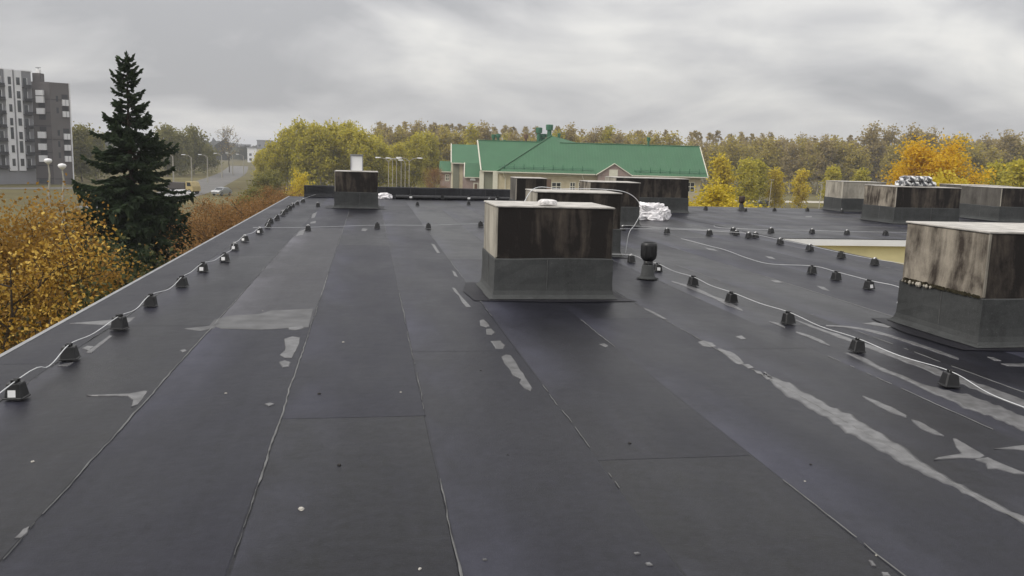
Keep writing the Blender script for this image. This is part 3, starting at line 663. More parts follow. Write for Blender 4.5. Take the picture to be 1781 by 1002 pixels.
# white strip and small debris
for (x_, y_, m, s_, lb) in ((597, 596, STONE, 1, 'pale stone chip on the felt above the end joint, left of centre'), (555, 686, DKSTONE, 1.2, 'dark stone chip beside the end joint left of centre'), (590, 810, DKSTONE, 1, 'dark stone chip low on the left middle sheet'), (524, 887, STONE, 1.3, 'largest pale stone chip low in the picture, left of centre'), (393, 685, STONE, .8, 'small pale stone chip in the sheet right of the left seam'), (57, 804, STONE, .8, 'small pale stone chip near the left picture edge'), (1095, 772, DKSTONE, 1, 'dark stone chip right of centre'), (1410, 809, DKSTONE, .7, 'small dark stone chip below the long puddle'), (730, 991, STONE, .7, 'pale stone chip at the bottom edge of the picture'), (697, 683, STONE, .7, 'tiny pale stone chip on the seam at the middle'), (836, 645, DKSTONE, .6, 'tiny dark stone chip left of the blotched puddle'), (1400, 838, STONE, .5, 'tiny pale stone chip under the small dark one at right'), (457, 541, STONE, .6, 'tiny pale chip above the dry smear'), (883, 792, DKSTONE, .5, 'tiny dark chip in the middle foreground'), (1524, 967, STONE, .5, 'tiny pale chip at the lower right')):
    p = on(x_, y_); o = crumple('stone_chip', (.022*s_, .018*s_, .011*s_), (p.x, p.y, .0015), m, x_, .5, 1.5, 2, x_); tag(o, lb, 'stone chip', 'stone chips scattered on the felt')

# ------------------------------------------------------------------ trees
rng = np.random.default_rng(11)
def leaf_object(name, P, size, tone, m, parent, flat=.0, aspect=1.0):
    n = len(P); P = np.asarray(P, float)
    a = rng.normal(size=(n, 3)); a[:, 2] *= (1-flat); a /= np.linalg.norm(a, axis=1)[:, None]
    c = rng.normal(size=(n, 3)); c -= (c*a).sum(1)[:, None]*a; c /= np.linalg.norm(c, axis=1)[:, None]
    s = (np.asarray(size)*np.ones(n)*rng.uniform(.6, 1.3, n))[:, None]/2
    V = np.stack([P-a*s*aspect, P+c*s*.75+a*s*.1, P+a*s*aspect, P-c*s*.75+a*s*.1], 1).reshape(-1, 3)
    me = bpy.data.meshes.new(name); me.vertices.add(4*n); me.vertices.foreach_set('co', V.ravel())
    me.loops.add(4*n); me.loops.foreach_set('vertex_index', np.arange(4*n)); me.polygons.add(n); me.polygons.foreach_set('loop_start', np.arange(0, 4*n, 4)); me.polygons.foreach_set('loop_total', np.full(n, 4))
    me.update(calc_edges=True)
    at_ = me.attributes.new('tone', 'FLOAT', 'POINT'); at_.data.foreach_set('value', np.repeat(np.clip(tone, 0, 1), 4).astype(np.float32))
    me.materials.append(m); o = bpy.data.objects.new(name, me); COL.objects.link(o); o.parent = parent; return o
def skeleton(h, spread, nl, rs, base=.2, up=.5, r0=None, shape='round', depth=2, wig=.12):
    """trunk and limbs as polylines with radii; returns (tubes, twig points)"""
    r0 = r0 or h*.016; tubes = []; tips = []
    tr = [Vector((wig*h*.12*math.sin(k*1.3+rs.random()), wig*h*.12*math.cos(k*1.7), h*.95*k/8)) for k in range(9)]; tr[0] = Vector((0, 0, 0))
    tubes.append((tr, [r0*(1-.9*k/8) for k in range(9)]))
    def limb(p, d, L, r, lev):
        n = 5; pts = [p]; q = p
        for i in range(n):
            d = (d+Vector((rs.gauss(0, .16), rs.gauss(0, .16), rs.gauss(.06*up, .12)))).normalized(); q = q+d*L/n; pts.append(q)
            if lev < depth and i >= 1:
                for _ in range(2):
                    dd = (d+Vector((rs.gauss(0, .6), rs.gauss(0, .6), rs.gauss(.15, .4)))).normalized(); limb(q, dd, L*rs.uniform(.3, .5), r*.45, lev+1)
            tips.append((q, lev))
        tubes.append((pts, [r*(1-.8*i/n) for i in range(n+1)]))
    for i in range(nl):
        f = base+(.97-base)*(i+rs.random()*.8)/nl; k = f*8/.95*1; k = min(7.99, f*8); a = tr[int(k)].lerp(tr[int(k)+1], k-int(k))
        u = (f-base)/(1-base)
        prof = {'round': math.sqrt(max(.05, 1-(2*u-.75)**2*.55)), 'cone': 1.05-u*.9, 'spire': .35+.65*math.sin(math.pi*min(1, u*.8+.15)), 'vase': .6+.4*u}[shape]
        az = i*2.4+rs.uniform(-.5, .5); e_ = up*(.4+.7*u)+rs.uniform(-.15, .15)
        limb(a, Vector((math.cos(az)*math.cos(e_), math.sin(az)*math.cos(e_), math.sin(e_))), spread*prof*rs.uniform(.75, 1.15), r0*.42*(1.1-u*.7), 1)
    tips.append((tr[-1], 2)); return tubes, tips
def make_tree(name, h, spread, leaves, size, lm, bm_, seed, nl=14, base=.2, up=.6, shape='round', jit=.5, bare=0.0, depth=2, tw=1, mass=0, tv=.13):
    rs = random.Random(seed); o = empty(name); tubes, tips = skeleton(h, spread, nl, rs, base, up, shape=shape, depth=depth)
    b = MB()
    for pts, r in tubes: b.tube(pts, [max(q, .012*tw) for q in r], 5 if r[0] > .06 else 3, False)
    b.build('trunk', bm_, o)
    T = np.array([tuple(p) for p, l in tips]); 
    zc = T[:, 2]/h
    wgt = np.clip(1-bare*np.clip((zc-.62)/.3, 0, 1), .02, 1); wgt /= wgt.sum()
    idx = rng.choice(len(T), leaves, p=wgt); P = T[idx]+rng.normal(size=(leaves, 3))*jit*np.array([1, 1, .8])
    if mass:
        k = int(leaves*mass); zz_ = rng.uniform(0, 1, k)**.9; an = rng.uniform(0, 2*np.pi, k); rr = spread*np.sqrt(rng.uniform(0, 1, k))*np.clip(1.1-.75*zz_, .2, 1)
        P = np.concatenate([P, np.stack([rr*np.cos(an), rr*np.sin(an), zz_*h*.93], 1)]); idx = np.concatenate([idx, rng.integers(0, len(T), k)])
    P = P[P[:, 2] > .15]; idx = idx[:len(P)]
    clump = (rng.random(len(T))[idx]-.5)*.35
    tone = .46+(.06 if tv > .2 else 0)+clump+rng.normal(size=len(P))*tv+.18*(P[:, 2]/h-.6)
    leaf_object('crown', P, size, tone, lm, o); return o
def plant(proto, used, px, D, label, cat, group=None, s=1, z=GZ, rz=None, sz=None):
    o = proto if not used[0] else copy_tree(proto); used[0] = True
    p = gnd(px, D, z); o.location = p; o.rotation_euler.z = rnd.uniform(0, 6.28) if rz is None else rz; o.scale = (s, s, s*(sz or 1))
    tag(o, label, cat, group); return o

L_BIRCH = leafmat('olive_brown_leaves', [(0.22, 0.175, 0.05), (0.34, 0.28, 0.068), (0.46, 0.375, 0.085), (0.6, 0.48, 0.11)], 0.5)
L_OLIVE = leafmat('olive_green_leaves', [(.10, .10, .035), (.16, .155, .05), (.23, .215, .062), (.33, .29, .08)], .45)
L_AMBER = leafmat('amber_leaves', [(.13, .075, .022), (.24, .135, .032), (.36, .21, .042), (.52, .33, .07)], .4)
L_GREY = leafmat('grey_brown_leaves', [(0.2, 0.155, 0.075), (0.3, 0.235, 0.1), (0.4, 0.315, 0.13), (0.52, 0.42, 0.17)], 0.5)
L_LIME = leafmat('yellow_green_leaves', [(0.22, 0.205, 0.03), (0.38, 0.345, 0.045), (0.53, 0.46, 0.058), (0.68, 0.57, 0.075)], 0.5)
L_GOLD = leafmat('golden_leaves', [(0.42, 0.26, 0.015), (0.6, 0.38, 0.02), (0.72, 0.48, 0.025), (0.8, 0.57, 0.04)], 0.5)
L_BRIGHT = leafmat('bright_yellow_leaves', [(0.32, 0.25, 0.02), (0.52, 0.41, 0.035), (0.66, 0.53, 0.05), (0.8, 0.64, 0.1)], 0.5)
L_RED = leafmat('rust_leaves', [(0.12, 0.065, 0.026), (0.21, 0.11, 0.04), (0.3, 0.165, 0.058), (0.42, 0.25, 0.095)], 0.4)
L_MAPLE = leafmat('yellow_maple_leaves', [(.06, .038, .012), (.15, .08, .017), (.37, .215, .032), (.66, .46, .11)], 0.35)
L_DULL = leafmat('dull_green_leaves', [(.028, .034, .014), (.045, .055, .02), (.07, .075, .028), (.10, .10, .036)])
L_SPRUCE = leafmat('spruce_needles', [(0.026, 0.042, 0.022), (0.042, 0.066, 0.032), (0.062, 0.092, 0.044), (0.09, 0.125, 0.058)], 0.25)

# near yellow tree at the left
t1 = make_tree('maple_tree', 6.9, 2.2, 16000, .076, L_MAPLE, DARKBARK, 3, 16, .25, .5, 'round', .26, depth=2, tv=.3)
plant(t1, [False], -8, 14.5, 'near tree full of yellow leaves at the left picture edge', 'tree')
t1b = make_tree('maple_tree', 6.0, 1.9, 12000, .074, L_MAPLE, DARKBARK, 8, 13, .3, .55, 'round', .28, depth=2, tv=.3)
plant(t1b, [False], -62, 11.2, 'lower yellow leaved tree hanging over the left roof edge', 'tree')
t2 = make_tree('rust_shrub', 7.0, 2.6, 30000, .085, L_AMBER, DARKBARK, 5, 18, .12, .7, 'round', .38, depth=2, mass=.4)
plant(t2, [False], 14, 20, 'rust brown tree behind the near yellow one, below the flats', 'tree', s=.96)
t3 = make_tree('green_shrub', 4.6, 1.9, 8000, .12, L_DULL, DARKBARK, 6, 14, .1, .6, 'round', .3)
plant(t3, [False], 150, 17.5, 'dull green bush between the yellow tree and the spruce', 'bush', s=1.1)
t3b = copy_tree(t3); t3b.location = gnd(195, 24); tag(t3b, 'dull green bush low in front of the spruce trunk', 'bush'); t3b.scale = (1.2, 1.2, 1.1)

# spruce
def spruce():
    o = empty('spruce_tree'); rs = random.Random(21); h = 12.4; b = MB()
    b.tube([(0, 0, 0), (.03, 0, h*.4), (0, .03, h*.8), (0, 0, h)], [.2, .13, .05, .008], 7)
    P, A, Sz, tone = [], [], [], []
    z = .6; lim = MB()
    while z < h-.15:
        u = z/h; rad = float(np.interp(z, [0, 3, 4.8, 6.5, 8.1, 9.2, 9.9, 10.4, 11.4, 12.0, 12.4], [2.3, 2.35, 2.25, 1.95, 1.5, 1.15, .9, .55, .44, .3, .1]))
        nb = 11 if u < .52 else (9 if u < .75 else 6)
        rot = rs.random()*6.28
        for k in range(nb):
            if u > .6 and rs.random() < .27: continue
            az = rot+6.283*k/nb+rs.uniform(-.25, .25); L = rad*(rs.uniform(.66, 1.14) if u < .52 else rs.uniform(.55, 1.25)); e0 = .5*(u-.5)+rs.uniform(-.3, .3)
            n = max(5, int(L/.14)); p = Vector((0, 0, z)); pts = [p]
            for i in range(n):
                f = i/n; el = e0-.35*math.sin(f*2.6)*(1.1-u)*rs.uniform(.6, 1.3)+(.45 if u < .5 else .8)*max(0, f-.55)
                p = p+Vector((math.cos(az)*math.cos(el), math.sin(az)*math.cos(el), math.sin(el)))*L/n; pts.append(p)
                side = Vector((-math.sin(az), math.cos(az), 0)); wl = (.36*(1-f)+.25)*min(1, L/1.2+.25)
                if f > .12:
                    for sgn in (-1, 1):
                        for _ in range(3 if u < .55 else 4):
                            d = (side*sgn*rs.uniform(.5, 1)+Vector((math.cos(az), math.sin(az), 0))*.7+Vector((0, 0, rs.uniform(-.75, .12)))).normalized()
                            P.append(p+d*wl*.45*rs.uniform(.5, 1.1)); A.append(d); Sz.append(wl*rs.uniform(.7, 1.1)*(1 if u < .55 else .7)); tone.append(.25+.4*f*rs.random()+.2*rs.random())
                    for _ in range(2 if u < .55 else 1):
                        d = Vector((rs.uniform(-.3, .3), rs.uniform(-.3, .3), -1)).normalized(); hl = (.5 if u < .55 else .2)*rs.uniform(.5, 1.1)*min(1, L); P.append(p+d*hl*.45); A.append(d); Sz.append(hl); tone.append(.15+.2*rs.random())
            d = (pts[-1]-pts[-2]).normalized()
            for _ in range(3): P.append(pts[-1]+d*.08); A.append((d+Vector((rs.uniform(-.4, .4), rs.uniform(-.4, .4), rs.uniform(0, .5)))).normalized()); Sz.append(.26); tone.append(.6+.3*rs.random())
            lim.tube(pts, [max(.006, .024*(1-i/len(pts))) for i in range(len(pts))], 3, False)
        z += .22 if u < .52 else .23 if u < .85 else .2
    for k in range(26):
        zz_ = h-.03*k; P.append(Vector((0, 0, zz_))+Vector((rs.uniform(-.04, .04), rs.uniform(-.04, .04), 0))); A.append(Vector((rs.uniform(-.7, .7), rs.uniform(-.7, .7), 1)).normalized()); Sz.append(.14+.012*k); tone.append(.4)
    tr = b.build('trunk', DARKBARK, o); lim.build('limbs', DARKBARK, o)
    P = np.array([tuple(p) for p in P]); A = np.array([tuple(p) for p in A]); Sz = np.array(Sz)[:, None]; n = len(P)
    # every twig is three crossed needle sprays
    Vs = []; 
    for q in range(3):
        c = rng.normal(size=(n, 3)); c -= (c*A).sum(1)[:, None]*A; c /= np.linalg.norm(c, axis=1)[:, None]
        Vs.append(np.stack([P-A*Sz*.55, P+c*Sz*.23, P+A*Sz*.6, P-c*Sz*.23], 1))
    V = np.concatenate(Vs).reshape(-1, 3); m = 3*n
    me = bpy.data.meshes.new('crown'); me.vertices.add(4*m); me.vertices.foreach_set('co', V.ravel()); me.loops.add(4*m); me.loops.foreach_set('vertex_index', np.arange(4*m)); me.polygons.add(m); me.polygons.foreach_set('loop_start', np.arange(0, 4*m, 4)); me.polygons.foreach_set('loop_total', np.full(m, 4)); me.update(calc_edges=True)
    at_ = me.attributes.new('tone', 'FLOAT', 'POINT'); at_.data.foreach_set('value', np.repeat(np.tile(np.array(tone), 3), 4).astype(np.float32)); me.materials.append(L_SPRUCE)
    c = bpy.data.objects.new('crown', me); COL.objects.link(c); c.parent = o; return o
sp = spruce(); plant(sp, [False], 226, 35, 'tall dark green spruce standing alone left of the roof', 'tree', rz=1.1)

# rust hedge along the left side of the building
hs_ = make_tree('rust_shrub', 5.4, 2.5, 12000, .10, L_RED, DARKBARK, 9, 20, .05, .8, 'round', .34, depth=2)
hs2 = make_tree('rust_shrub', 5.0, 2.3, 12000, .10, L_RED, DARKBARK, 19, 22, .05, .9, 'vase', .34, depth=2)
u1, u2 = [False], [False]
for i, (px, D, s, lb) in enumerate(((352, 27.5, .86, 'rust brown shrub right against the spruce'), (372, 31, .98, 'rust brown shrub, second to the right of the spruce'), (388, 36, 1, 'rust brown shrub, third to the right of the spruce'), (418, 44, 1, 'rust brown shrub below the silver car'), (440, 52, .96, 'rust brown shrub below the roadside grass'), (462, 62, .97, 'rust brown shrub second from the far end of the hedge'), (480, 74, .96, 'rust brown shrub at the far end of the hedge'), (338, 44, 1.0, 'rust brown shrub in the second row below the white car'), (375, 50, 1.0, 'rust brown shrub in the second row below the road'))):
    plant(hs_ if i % 2 == 0 else hs2, u1 if i % 2 == 0 else u2, px, D, lb, 'bush', 'rust brown shrubs along the left side', s*.95, sz=.93)
ls = make_tree('yellow_shrub', 4.2, 1.9, 1800, .3, L_BRIGHT, BARK, 14, 12, .08, .7, 'round', .35)
plant(ls, [False], 522, 120, 'small orange yellow tree left of the far parapet', 'tree', s=.85, sz=1.3)

# yellow green grove in the middle left
gA = make_tree('willow_tree', 14.5, 4.6, 6500, .58, L_LIME, BIRCHB, 31, 18, .16, .95, 'spire', .8, .55, mass=.2, tw=4)
gB = make_tree('willow_tree', 14, 4.2, 6000, .58, L_LIME, BIRCHB, 32, 18, .14, 1.0, 'spire', .8, .45, mass=.2, tw=4)
uA, uB = [False], [False]
grove = [(476, 190, .78), (500, 196, .93), (528, 188, 1.02), (556, 186, 1.06), (584, 192, 1.08), (610, 188, 1.02), (634, 184, .98), (660, 190, .86), (540, 205, 1.1), (600, 210, 1.14), (455, 215, .66), (690, 200, .82), (722, 205, .92), (745, 214, .95), (650, 215, .98)]
names = ['at its left end', 'second from its left end', 'third from its left end', 'left of its tallest part', 'at its tallest part', 'right of its tallest part', 'above the white box', 'right of the white box', 'at the back, left', 'at the back, right', 'low on its far left', 'behind the cluster of lamp posts', 'between the lamp posts and the green roof', 'next to the green roof', 'at the back behind the white box']
for i, (px, D, s) in enumerate(grove):
    plant(gA if i % 2 else gB, uA if i % 2 else uB, px, D, f'yellow green tree of the middle grove, {names[i]}', 'tree', 'yellow green trees of the middle grove', s*.84, sz=rnd.uniform(.98, 1.12))
# left distance
lA = make_tree('olive_tree', 11, 4.2, 3600, .6, L_OLIVE, BARK, 41, 15, .12, .95, 'spire', .8, .5, mass=.2); uL = [False]
for i, (px, D, s, lb) in enumerate(((140, 200, 1.1, 'olive tree between the flats and the spruce'), (165, 215, 1.0, 'olive tree just left of the spruce, behind it'), (290, 250, 1.15, 'olive tree right of the spruce'), (312, 262, 1.2, 'olive tree behind the first lamp posts'), (336, 275, 1.15, 'olive tree behind the row of lamp posts, middle'), (360, 290, .95, 'small olive tree at the end of the lamp post row'), (125, 230, 1.0, 'olive tree at the right edge of the flats'))):
    plant(lA, uL, px, D, lb, 'tree', None, s*.95, sz=rnd.uniform(.8, 1.15))
bare = make_tree('bare_tree', 15, 4.5, 500, .4, L_GREY, BARK, 43, 20, .3, .9, 'round', .8, .3, depth=2, tw=4)
plant(bare, [False], 398, 310, 'bare pale tree alone at the bend of the road', 'tree', s=1.0)

# the wood: edge trees one by one, the rest behind as one mass
fP = []
for i in range(5):
    fP.append(make_tree('birch_tree', 17+i*.8, 3.7, 2600, .7, [L_BIRCH, L_GREY, L_BIRCH, L_LIME, L_GREY][i], BIRCHB, 60+i, 17, .28, .95, 'spire', .8, .75, depth=2, tw=5, mass=.12))
fU = [[False] for _ in fP]
zones = ((660, 775, 'left of the green roof'), (775, 960, 'behind the green roof\'s left half'), (960, 1230, 'behind the green roof\'s right half'), (1230, 1440, 'right of the green roof'), (1440, 1560, 'left of the big orange tree'), (1560, 1720, 'behind the big orange tree'), (1720, 1900, 'at the right picture edge'))
xs = 655.0; i = 0; zc_n = {}
while xs < 1860:
    zn = [z_[2] for z_ in zones if z_[0] <= xs < z_[1]] or ['at the right picture edge']
    k = rnd.choice([0, 1, 2, 4, 0, 3] if xs < 1250 else [0, 1, 4, 4, 2]); D = rnd.uniform(250, 285)
    zc_n[zn[0]] = zc_n.get(zn[0], -1)+1; od = 'leftmost' if zc_n[zn[0]] == 0 else ORD[zc_n[zn[0]]]+' from the left'; col = {0: 'olive brown', 2: 'olive brown', 3: 'yellow green', 1: 'grey brown', 4: 'grey brown'}[k]
    plant(fP[k], fU[k], xs, D, f'{col} edge birch, {od} {zn[0]}', 'tree', f'birches on the edge of the wood {zn[0]}', rnd.uniform(.86, 1.12)*(1.0 if xs < 1500 else 1.12)*.9, sz=.93)
    xs += rnd.uniform(9, 17)
# mass behind: thousands of twig clumps and stems
nF = 300; Pm = []; tn = []; stems = MB()
for k in range(nF):
    px = 640+1300*rng.random(); D = rng.uniform(290, 390); base = gnd(px, D); hh = rng.uniform(13, 19.5)*(D/300)**.5
    nn_ = 190; zz_ = rng.uniform(.12, 1, nn_)**.8; an = rng.uniform(0, 6.28, nn_); rr = rng.uniform(0, 1, nn_)**.6*3.4*np.clip(1.15-zz_**3, .15, 1)
    Pm.append(np.stack([base.x+rr*np.cos(an), base.y+rr*np.sin(an), GZ+zz_*hh], 1)); tn.append(np.full(nn_, .3+.35*rng.random())+rng.normal(size=nn_)*.1)
    stems.tube([base, base+Vector((rng.normal()*.3, 0, hh*.6)), base+Vector((rng.normal()*.5, 0, hh*1.02))], [.2, .13, .05], 3, False)
wood = tag(empty('wood', (0, 0, GZ)), 'brown mass of the far wood behind its edge trees', 'wood', None, 'stuff')
lo_ = leaf_object('foliage', np.concatenate(Pm), 1.15, np.concatenate(tn), L_GREY, wood); lo_.location.z = -GZ; lo_['kind'] = 'stuff'
so = stems.build('stems', BIRCHB, wood); so.location.z = -GZ; so['kind'] = 'stuff'

# far treeline round the horizon
far = MB()
nT = 9000; an = rng.uniform(-1.25, 1.35, nT); Dd = rng.uniform(620, 1500, nT); hh = rng.uniform(0, 1, nT)*(9+5*np.sin(an*23)+4*np.sin(an*71))
ca = YAW+an; Pf = np.stack([np.sin(ca)*Dd, np.cos(ca)*Dd, GZ+np.abs(hh)+Dd*.004], 1)
ft = tag(empty('far_woods', (0, 0, GZ)), 'hazy dark woods along the horizon', 'wood', None, 'stuff')
fo = leaf_object('foliage', Pf, 14, .4+rng.normal(size=nT)*.15, leafmat('far_woods_leaves', [(.03, .035, .02), (.05, .052, .028), (.075, .068, .035)], 0), ft); fo.location.z = -GZ; fo['kind'] = 'stuff'

# big orange tree and the other trees on the right
og = make_tree('orange_tree', 12.6, 4.9, 16000, .33, L_GOLD, DARKBARK, 71, 22, .15, .6, 'round', .6, mass=.5, depth=2)
plant(og, [False], 1618, 92, 'big round orange yellow tree behind the right wing shafts', 'tree', s=.95, sz=.83)
og2 = make_tree('orange_tree', 9, 3.2, 4500, .34, L_BRIGHT, DARKBARK, 72, 18, .1, .7, 'round', .5, mass=.35)
plant(og2, [False], 1650, 80, 'yellow lower tree between the two right wing shafts', 'tree', s=.95, sz=.85)
yb = make_tree('yellow_bush', 7.2, 2.7, 5000, .26, L_BRIGHT, BARK, 73, 20, .08, .8, 'round', .45, mass=.3)
yb2 = make_tree('yellow_bush', 6.6, 2.4, 4200, .26, L_BRIGHT, BARK, 74, 18, .08, .8, 'round', .45, mass=.3)
plant(yb, [False], 1240, 72, 'bright yellow bush at the right end of the green roofed building', 'bush', s=1.25, sz=.64)
plant(yb2, [False], 1285, 70, 'bright yellow bush behind the small vent pipe', 'bush', s=1.2, sz=.62)
yb3 = copy_tree(yb2); yb3.location = gnd(1206, 76); yb3.scale = (.95, .95, .66); tag(yb3, 'thin yellow bush against the cream wall right of the wide shaft', 'bush')
yg = make_tree('young_tree', 10, 2.1, 3000, .42, L_LIME, BIRCHB, 75, 16, .2, 1.0, 'spire', .5, .2, mass=.25); uY = [False]
yl = make_tree('young_tree', 9.4, 1.9, 2800, .42, L_BRIGHT, BIRCHB, 76, 16, .2, 1.0, 'spire', .5, .2, mass=.25); uZ = [False]
for i, (px, D, s, k, lb) in enumerate(((1256, 135, 1.12, 1, 'tall yellow young tree beside the end of the green roof'), (1300, 150, 1.05, 0, 'slim yellow green tree, first right of the yellow bushes'), (1318, 158, 1.05, 0, 'slim yellow green tree, second right of the yellow bushes'), (1352, 160, .9, 1, 'slim yellow tree before the pale path, left one'), (1396, 165, .9, 1, 'slim yellow tree before the pale path, right one'), (1450, 175, .95, 0, 'yellow green tree behind the leftmost right wing shaft'), (1735, 130, 1.1, 0, 'slim yellow green tree right of the big orange one'), (1775, 105, 1.12, 0, 'yellow green tree at the right picture edge'), (1500, 170, .9, 0, 'yellow green tree left of the big orange one'))):
    plant(yl if k else yg, uZ if k else uY, px, D, lb, 'tree', 'slim young trees on the grass', s, sz=.86)
rb = copy_tree(hs_); rb.location = gnd(757, 158); rb.scale = (.9, .9, .95); tag(rb, 'dark red shrub at the left corner of the green roofed building', 'bush')
for i, (px, D, s) in enumerate(((440, 100, .6), (458, 115, .75), (470, 130, .8), (425, 95, .5))):
    c = copy_tree(lA); c.location = gnd(px, D); c.scale = (s*.75, s*.75, s*.55); tag(c, ['low olive bush on the bank above the rust hedge', 'olive bush above the far end of the rust hedge', 'olive bush left of the grove', 'lowest olive bush beside the silver car'][i], 'bush')

# ------------------------------------------------------------------ green roofed building
DB = 160.0; K = DB/FPX
ORG = gnd(840, DB, 0)
GB = tag(empty('green_roofed_building', (ORG.x, ORG.y, GZ), -YAW), 'long beige building with a green sheet metal roof', 'building')
GREEN = mat('green_sheet_metal', (.05, .135, .068), .55, .28, var=.08, scale=.4)
GREEN_D = mat('green_trim', (.03, .13, .07), .5, .4)
BEIGE = mat('beige_brick', (.47, .41, .28), .9, .2, var=.1, scale=1.5); PINK = mat('pinkish_brick', (.31, .24, .215), .9, .2, var=.1, scale=1.5); SAGE = mat('sage_render', (.20, .205, .155), .9, .2, var=.06)
TRIM = mat('cream_trim', (.62, .6, .5), .7, .3, var=.05); GLASS = mat('dark_glass', (.02, .023, .025), .12, .6, var=.3, scale=1); BRICKB = mat('brown_brick', (.16, .10, .07), .9, .2, var=.12, scale=2)
def gpart(name, m, *a, parent=None, bev=0):
    b = MB(); b.box(a[0], a[1], a[2], a[3], a[4]-GZ, a[5]-GZ); return b.build(name, m, parent or GB, bevel=bev)
def gpoly(name, m, polys, parent=None, thick=.12):
    b = MB()
    for p in polys:
        q = [(x, y, z-GZ) for x, y, z in p]; b.quad(*q)
    o = b.build(name, m, parent or GB)
    if thick:
        sm = o.modifiers.new('solid', 'SOLIDIFY'); sm.thickness = thick; sm.offset = -1
    return o
U = lambda px: (px-840)*K
ZE, ZR = -1.15, 4.45
gpart('wall', BEIGE, U(866), U(1222), .5, 12.5, GZ, ZE-.05)
gpart('wall', SAGE, U(842), U(866)-.01, 1.2, 12.3, GZ, ZE-.05)
gpart('corner_pier', TRIM, U(858), U(866)+.05, .35, 1.25, GZ, ZE-.06); gpart('corner_pier', TRIM, U(838)-.4, U(842), 1.0, 2, GZ, ZE-.06)
# roof planes
rf = gpoly('roof', GREEN, [[(U(865), -.3, ZE), (U(1232), -.3, ZE), (U(1228), 6.6, ZR), (U(978), 6.6, ZR), (U(962), 8.3, 5.85)]])
gpoly('roof', GREEN, [[(U(838), .7, ZE+.05), (U(868), .7, ZE+.05), (U(960), 7.5, ZR+.05), (U(828), 7.5, ZR+.05)], [(U(828), 7.5, ZR+.05), (U(960), 7.5, ZR+.05), (U(960), 14, ZE), (U(830), 14, ZE)]])
gpoly('roof', GREEN, [[(U(1228), 6.61, ZR), (U(1232), 13.5, ZE), (U(960), 13.5, ZE), (U(962), 8.31, 5.85), (U(978), 6.61, ZR)], [(U(865), -.3, ZE), (U(962), 8.3, 5.85), (U(870), 14.5, ZE)]])
gpoly('gable', PINK, [[(U(1222)-.02, .5, ZE-.05), (U(1222)-.02, 12.5, ZE-.05), (U(1222)-.02, 6.6, ZR-.3)]], thick=0)
gpoly('gable', PINK, [[(U(836), 1.3, ZE-.05), (U(836), 7.5, ZR-.25), (U(836), 12.4, ZE-.05)]], thick=0)
def bar(name, m, pts, r, parent=None, n=5):
    b = MB(); b.tube([(p[0], p[1], p[2]-GZ) for p in pts], r, n); return b.build(name, m, parent or GB)
bar('ridge_cap', GREEN, [(U(866), -.32, ZE+.1), (U(962), 8.28, 5.95)], .13); bar('ridge_cap', GREEN, [(U(976), 6.6, ZR+.08), (U(1229), 6.6, ZR+.08)], .11); bar('ridge_cap', GREEN, [(U(827), 7.5, ZR+.12), (U(950), 7.5, ZR+.12)], .11)
bar('rake_board', TRIM, [(U(1233), -.35, ZE-.02), (U(1229), 6.6, ZR+.02)], .1); bar('rake_board', TRIM, [(U(837), .6, ZE+.05), (U(827), 7.5, ZR+.08)], .14)
gpart('gutter', TRIM, U(865), U(1036), -.48, -.28, ZE-.2, ZE-.02); gpart('gutter', TRIM, U(1101), U(1233), -.48, -.28, ZE-.2, ZE-.02); gpart('gutter', TRIM, U(838), U(866), .5, .68, ZE-.15, ZE+.03)
# standing seams
sb = MB()
for k in range(70):
    u = U(872)+k*.55
    if u > U(1228): break
    f0, f1 = 0, 1
    if u < U(978): f1 = min(1, (u-U(866))/(U(962)-U(866)))*1.2
    f1 = min(f1, 1)
    a = (u, -.3, ZE+.01-GZ); c = (u-.35*f1*(u/45), -.3+6.9*f1, ZE+.01+(ZR-ZE)*f1-GZ)
    sb.tube([a, c], .022, 3, False)
sbo = sb.build('standing_seams', GREEN, GB); sbo['kind'] = 'stuff'
for k in range(22):
    u = U(878)+k*17*K
    if U(1030) < u < U(1105) or u > U(1230): continue
    b = MB(); z0 = ZE+.45; b.tube([(u, .28, z0-GZ), (u, .2, z0+.95-GZ)], .05, 4); b.tube([(u-.12, .35, z0-GZ), (u, .2, z0+.5-GZ), (u+.12, .3, z0-GZ)], .035, 3); b.build('snow_guard_post', GREEN_D, GB)
for z_ in (.75, 1.0):
    bar('snow_rail', GREEN_D, [(U(868), .25, ZE+z_-.1), (U(1034), .25, ZE+z_-.1)], .035); bar('snow_rail', GREEN_D, [(U(1104), .25, ZE+z_-.1), (U(1231), .25, ZE+z_-.1)], .035)
# gablet
zg = zat(1068, 285, DB-1)
gpoly('gablet_wall', PINK, [[(U(1039), -.55, ZE-.25), (U(1100), -.55, ZE-.25), (U(1068.5), -.55, zg-.12)]], thick=.2)
gpart('gablet_base', PINK, U(1041), U(1098), -.5, .6, GZ, ZE-.26)
gpoly('gablet_roof', GREEN, [[(U(1037), -.75, ZE-.2), (U(1068.5), -.75, zg), (U(1068.5), 3.3, zg), (U(1036), .2, ZE)], [(U(1068.5), -.75, zg), (U(1101), -.75, ZE-.2), (U(1101), .2, ZE), (U(1068.5), 3.3, zg)]], thick=.08)
bar('rake_board', TRIM, [(U(1037), -.8, ZE-.2), (U(1068.5), -.8, zg+.02), (U(1101), -.8, ZE-.2)], .1)
gpart('gablet_vent', TRIM, U(1060), U(1075), -.66, -.56, ZE-.35, ZE+.9)
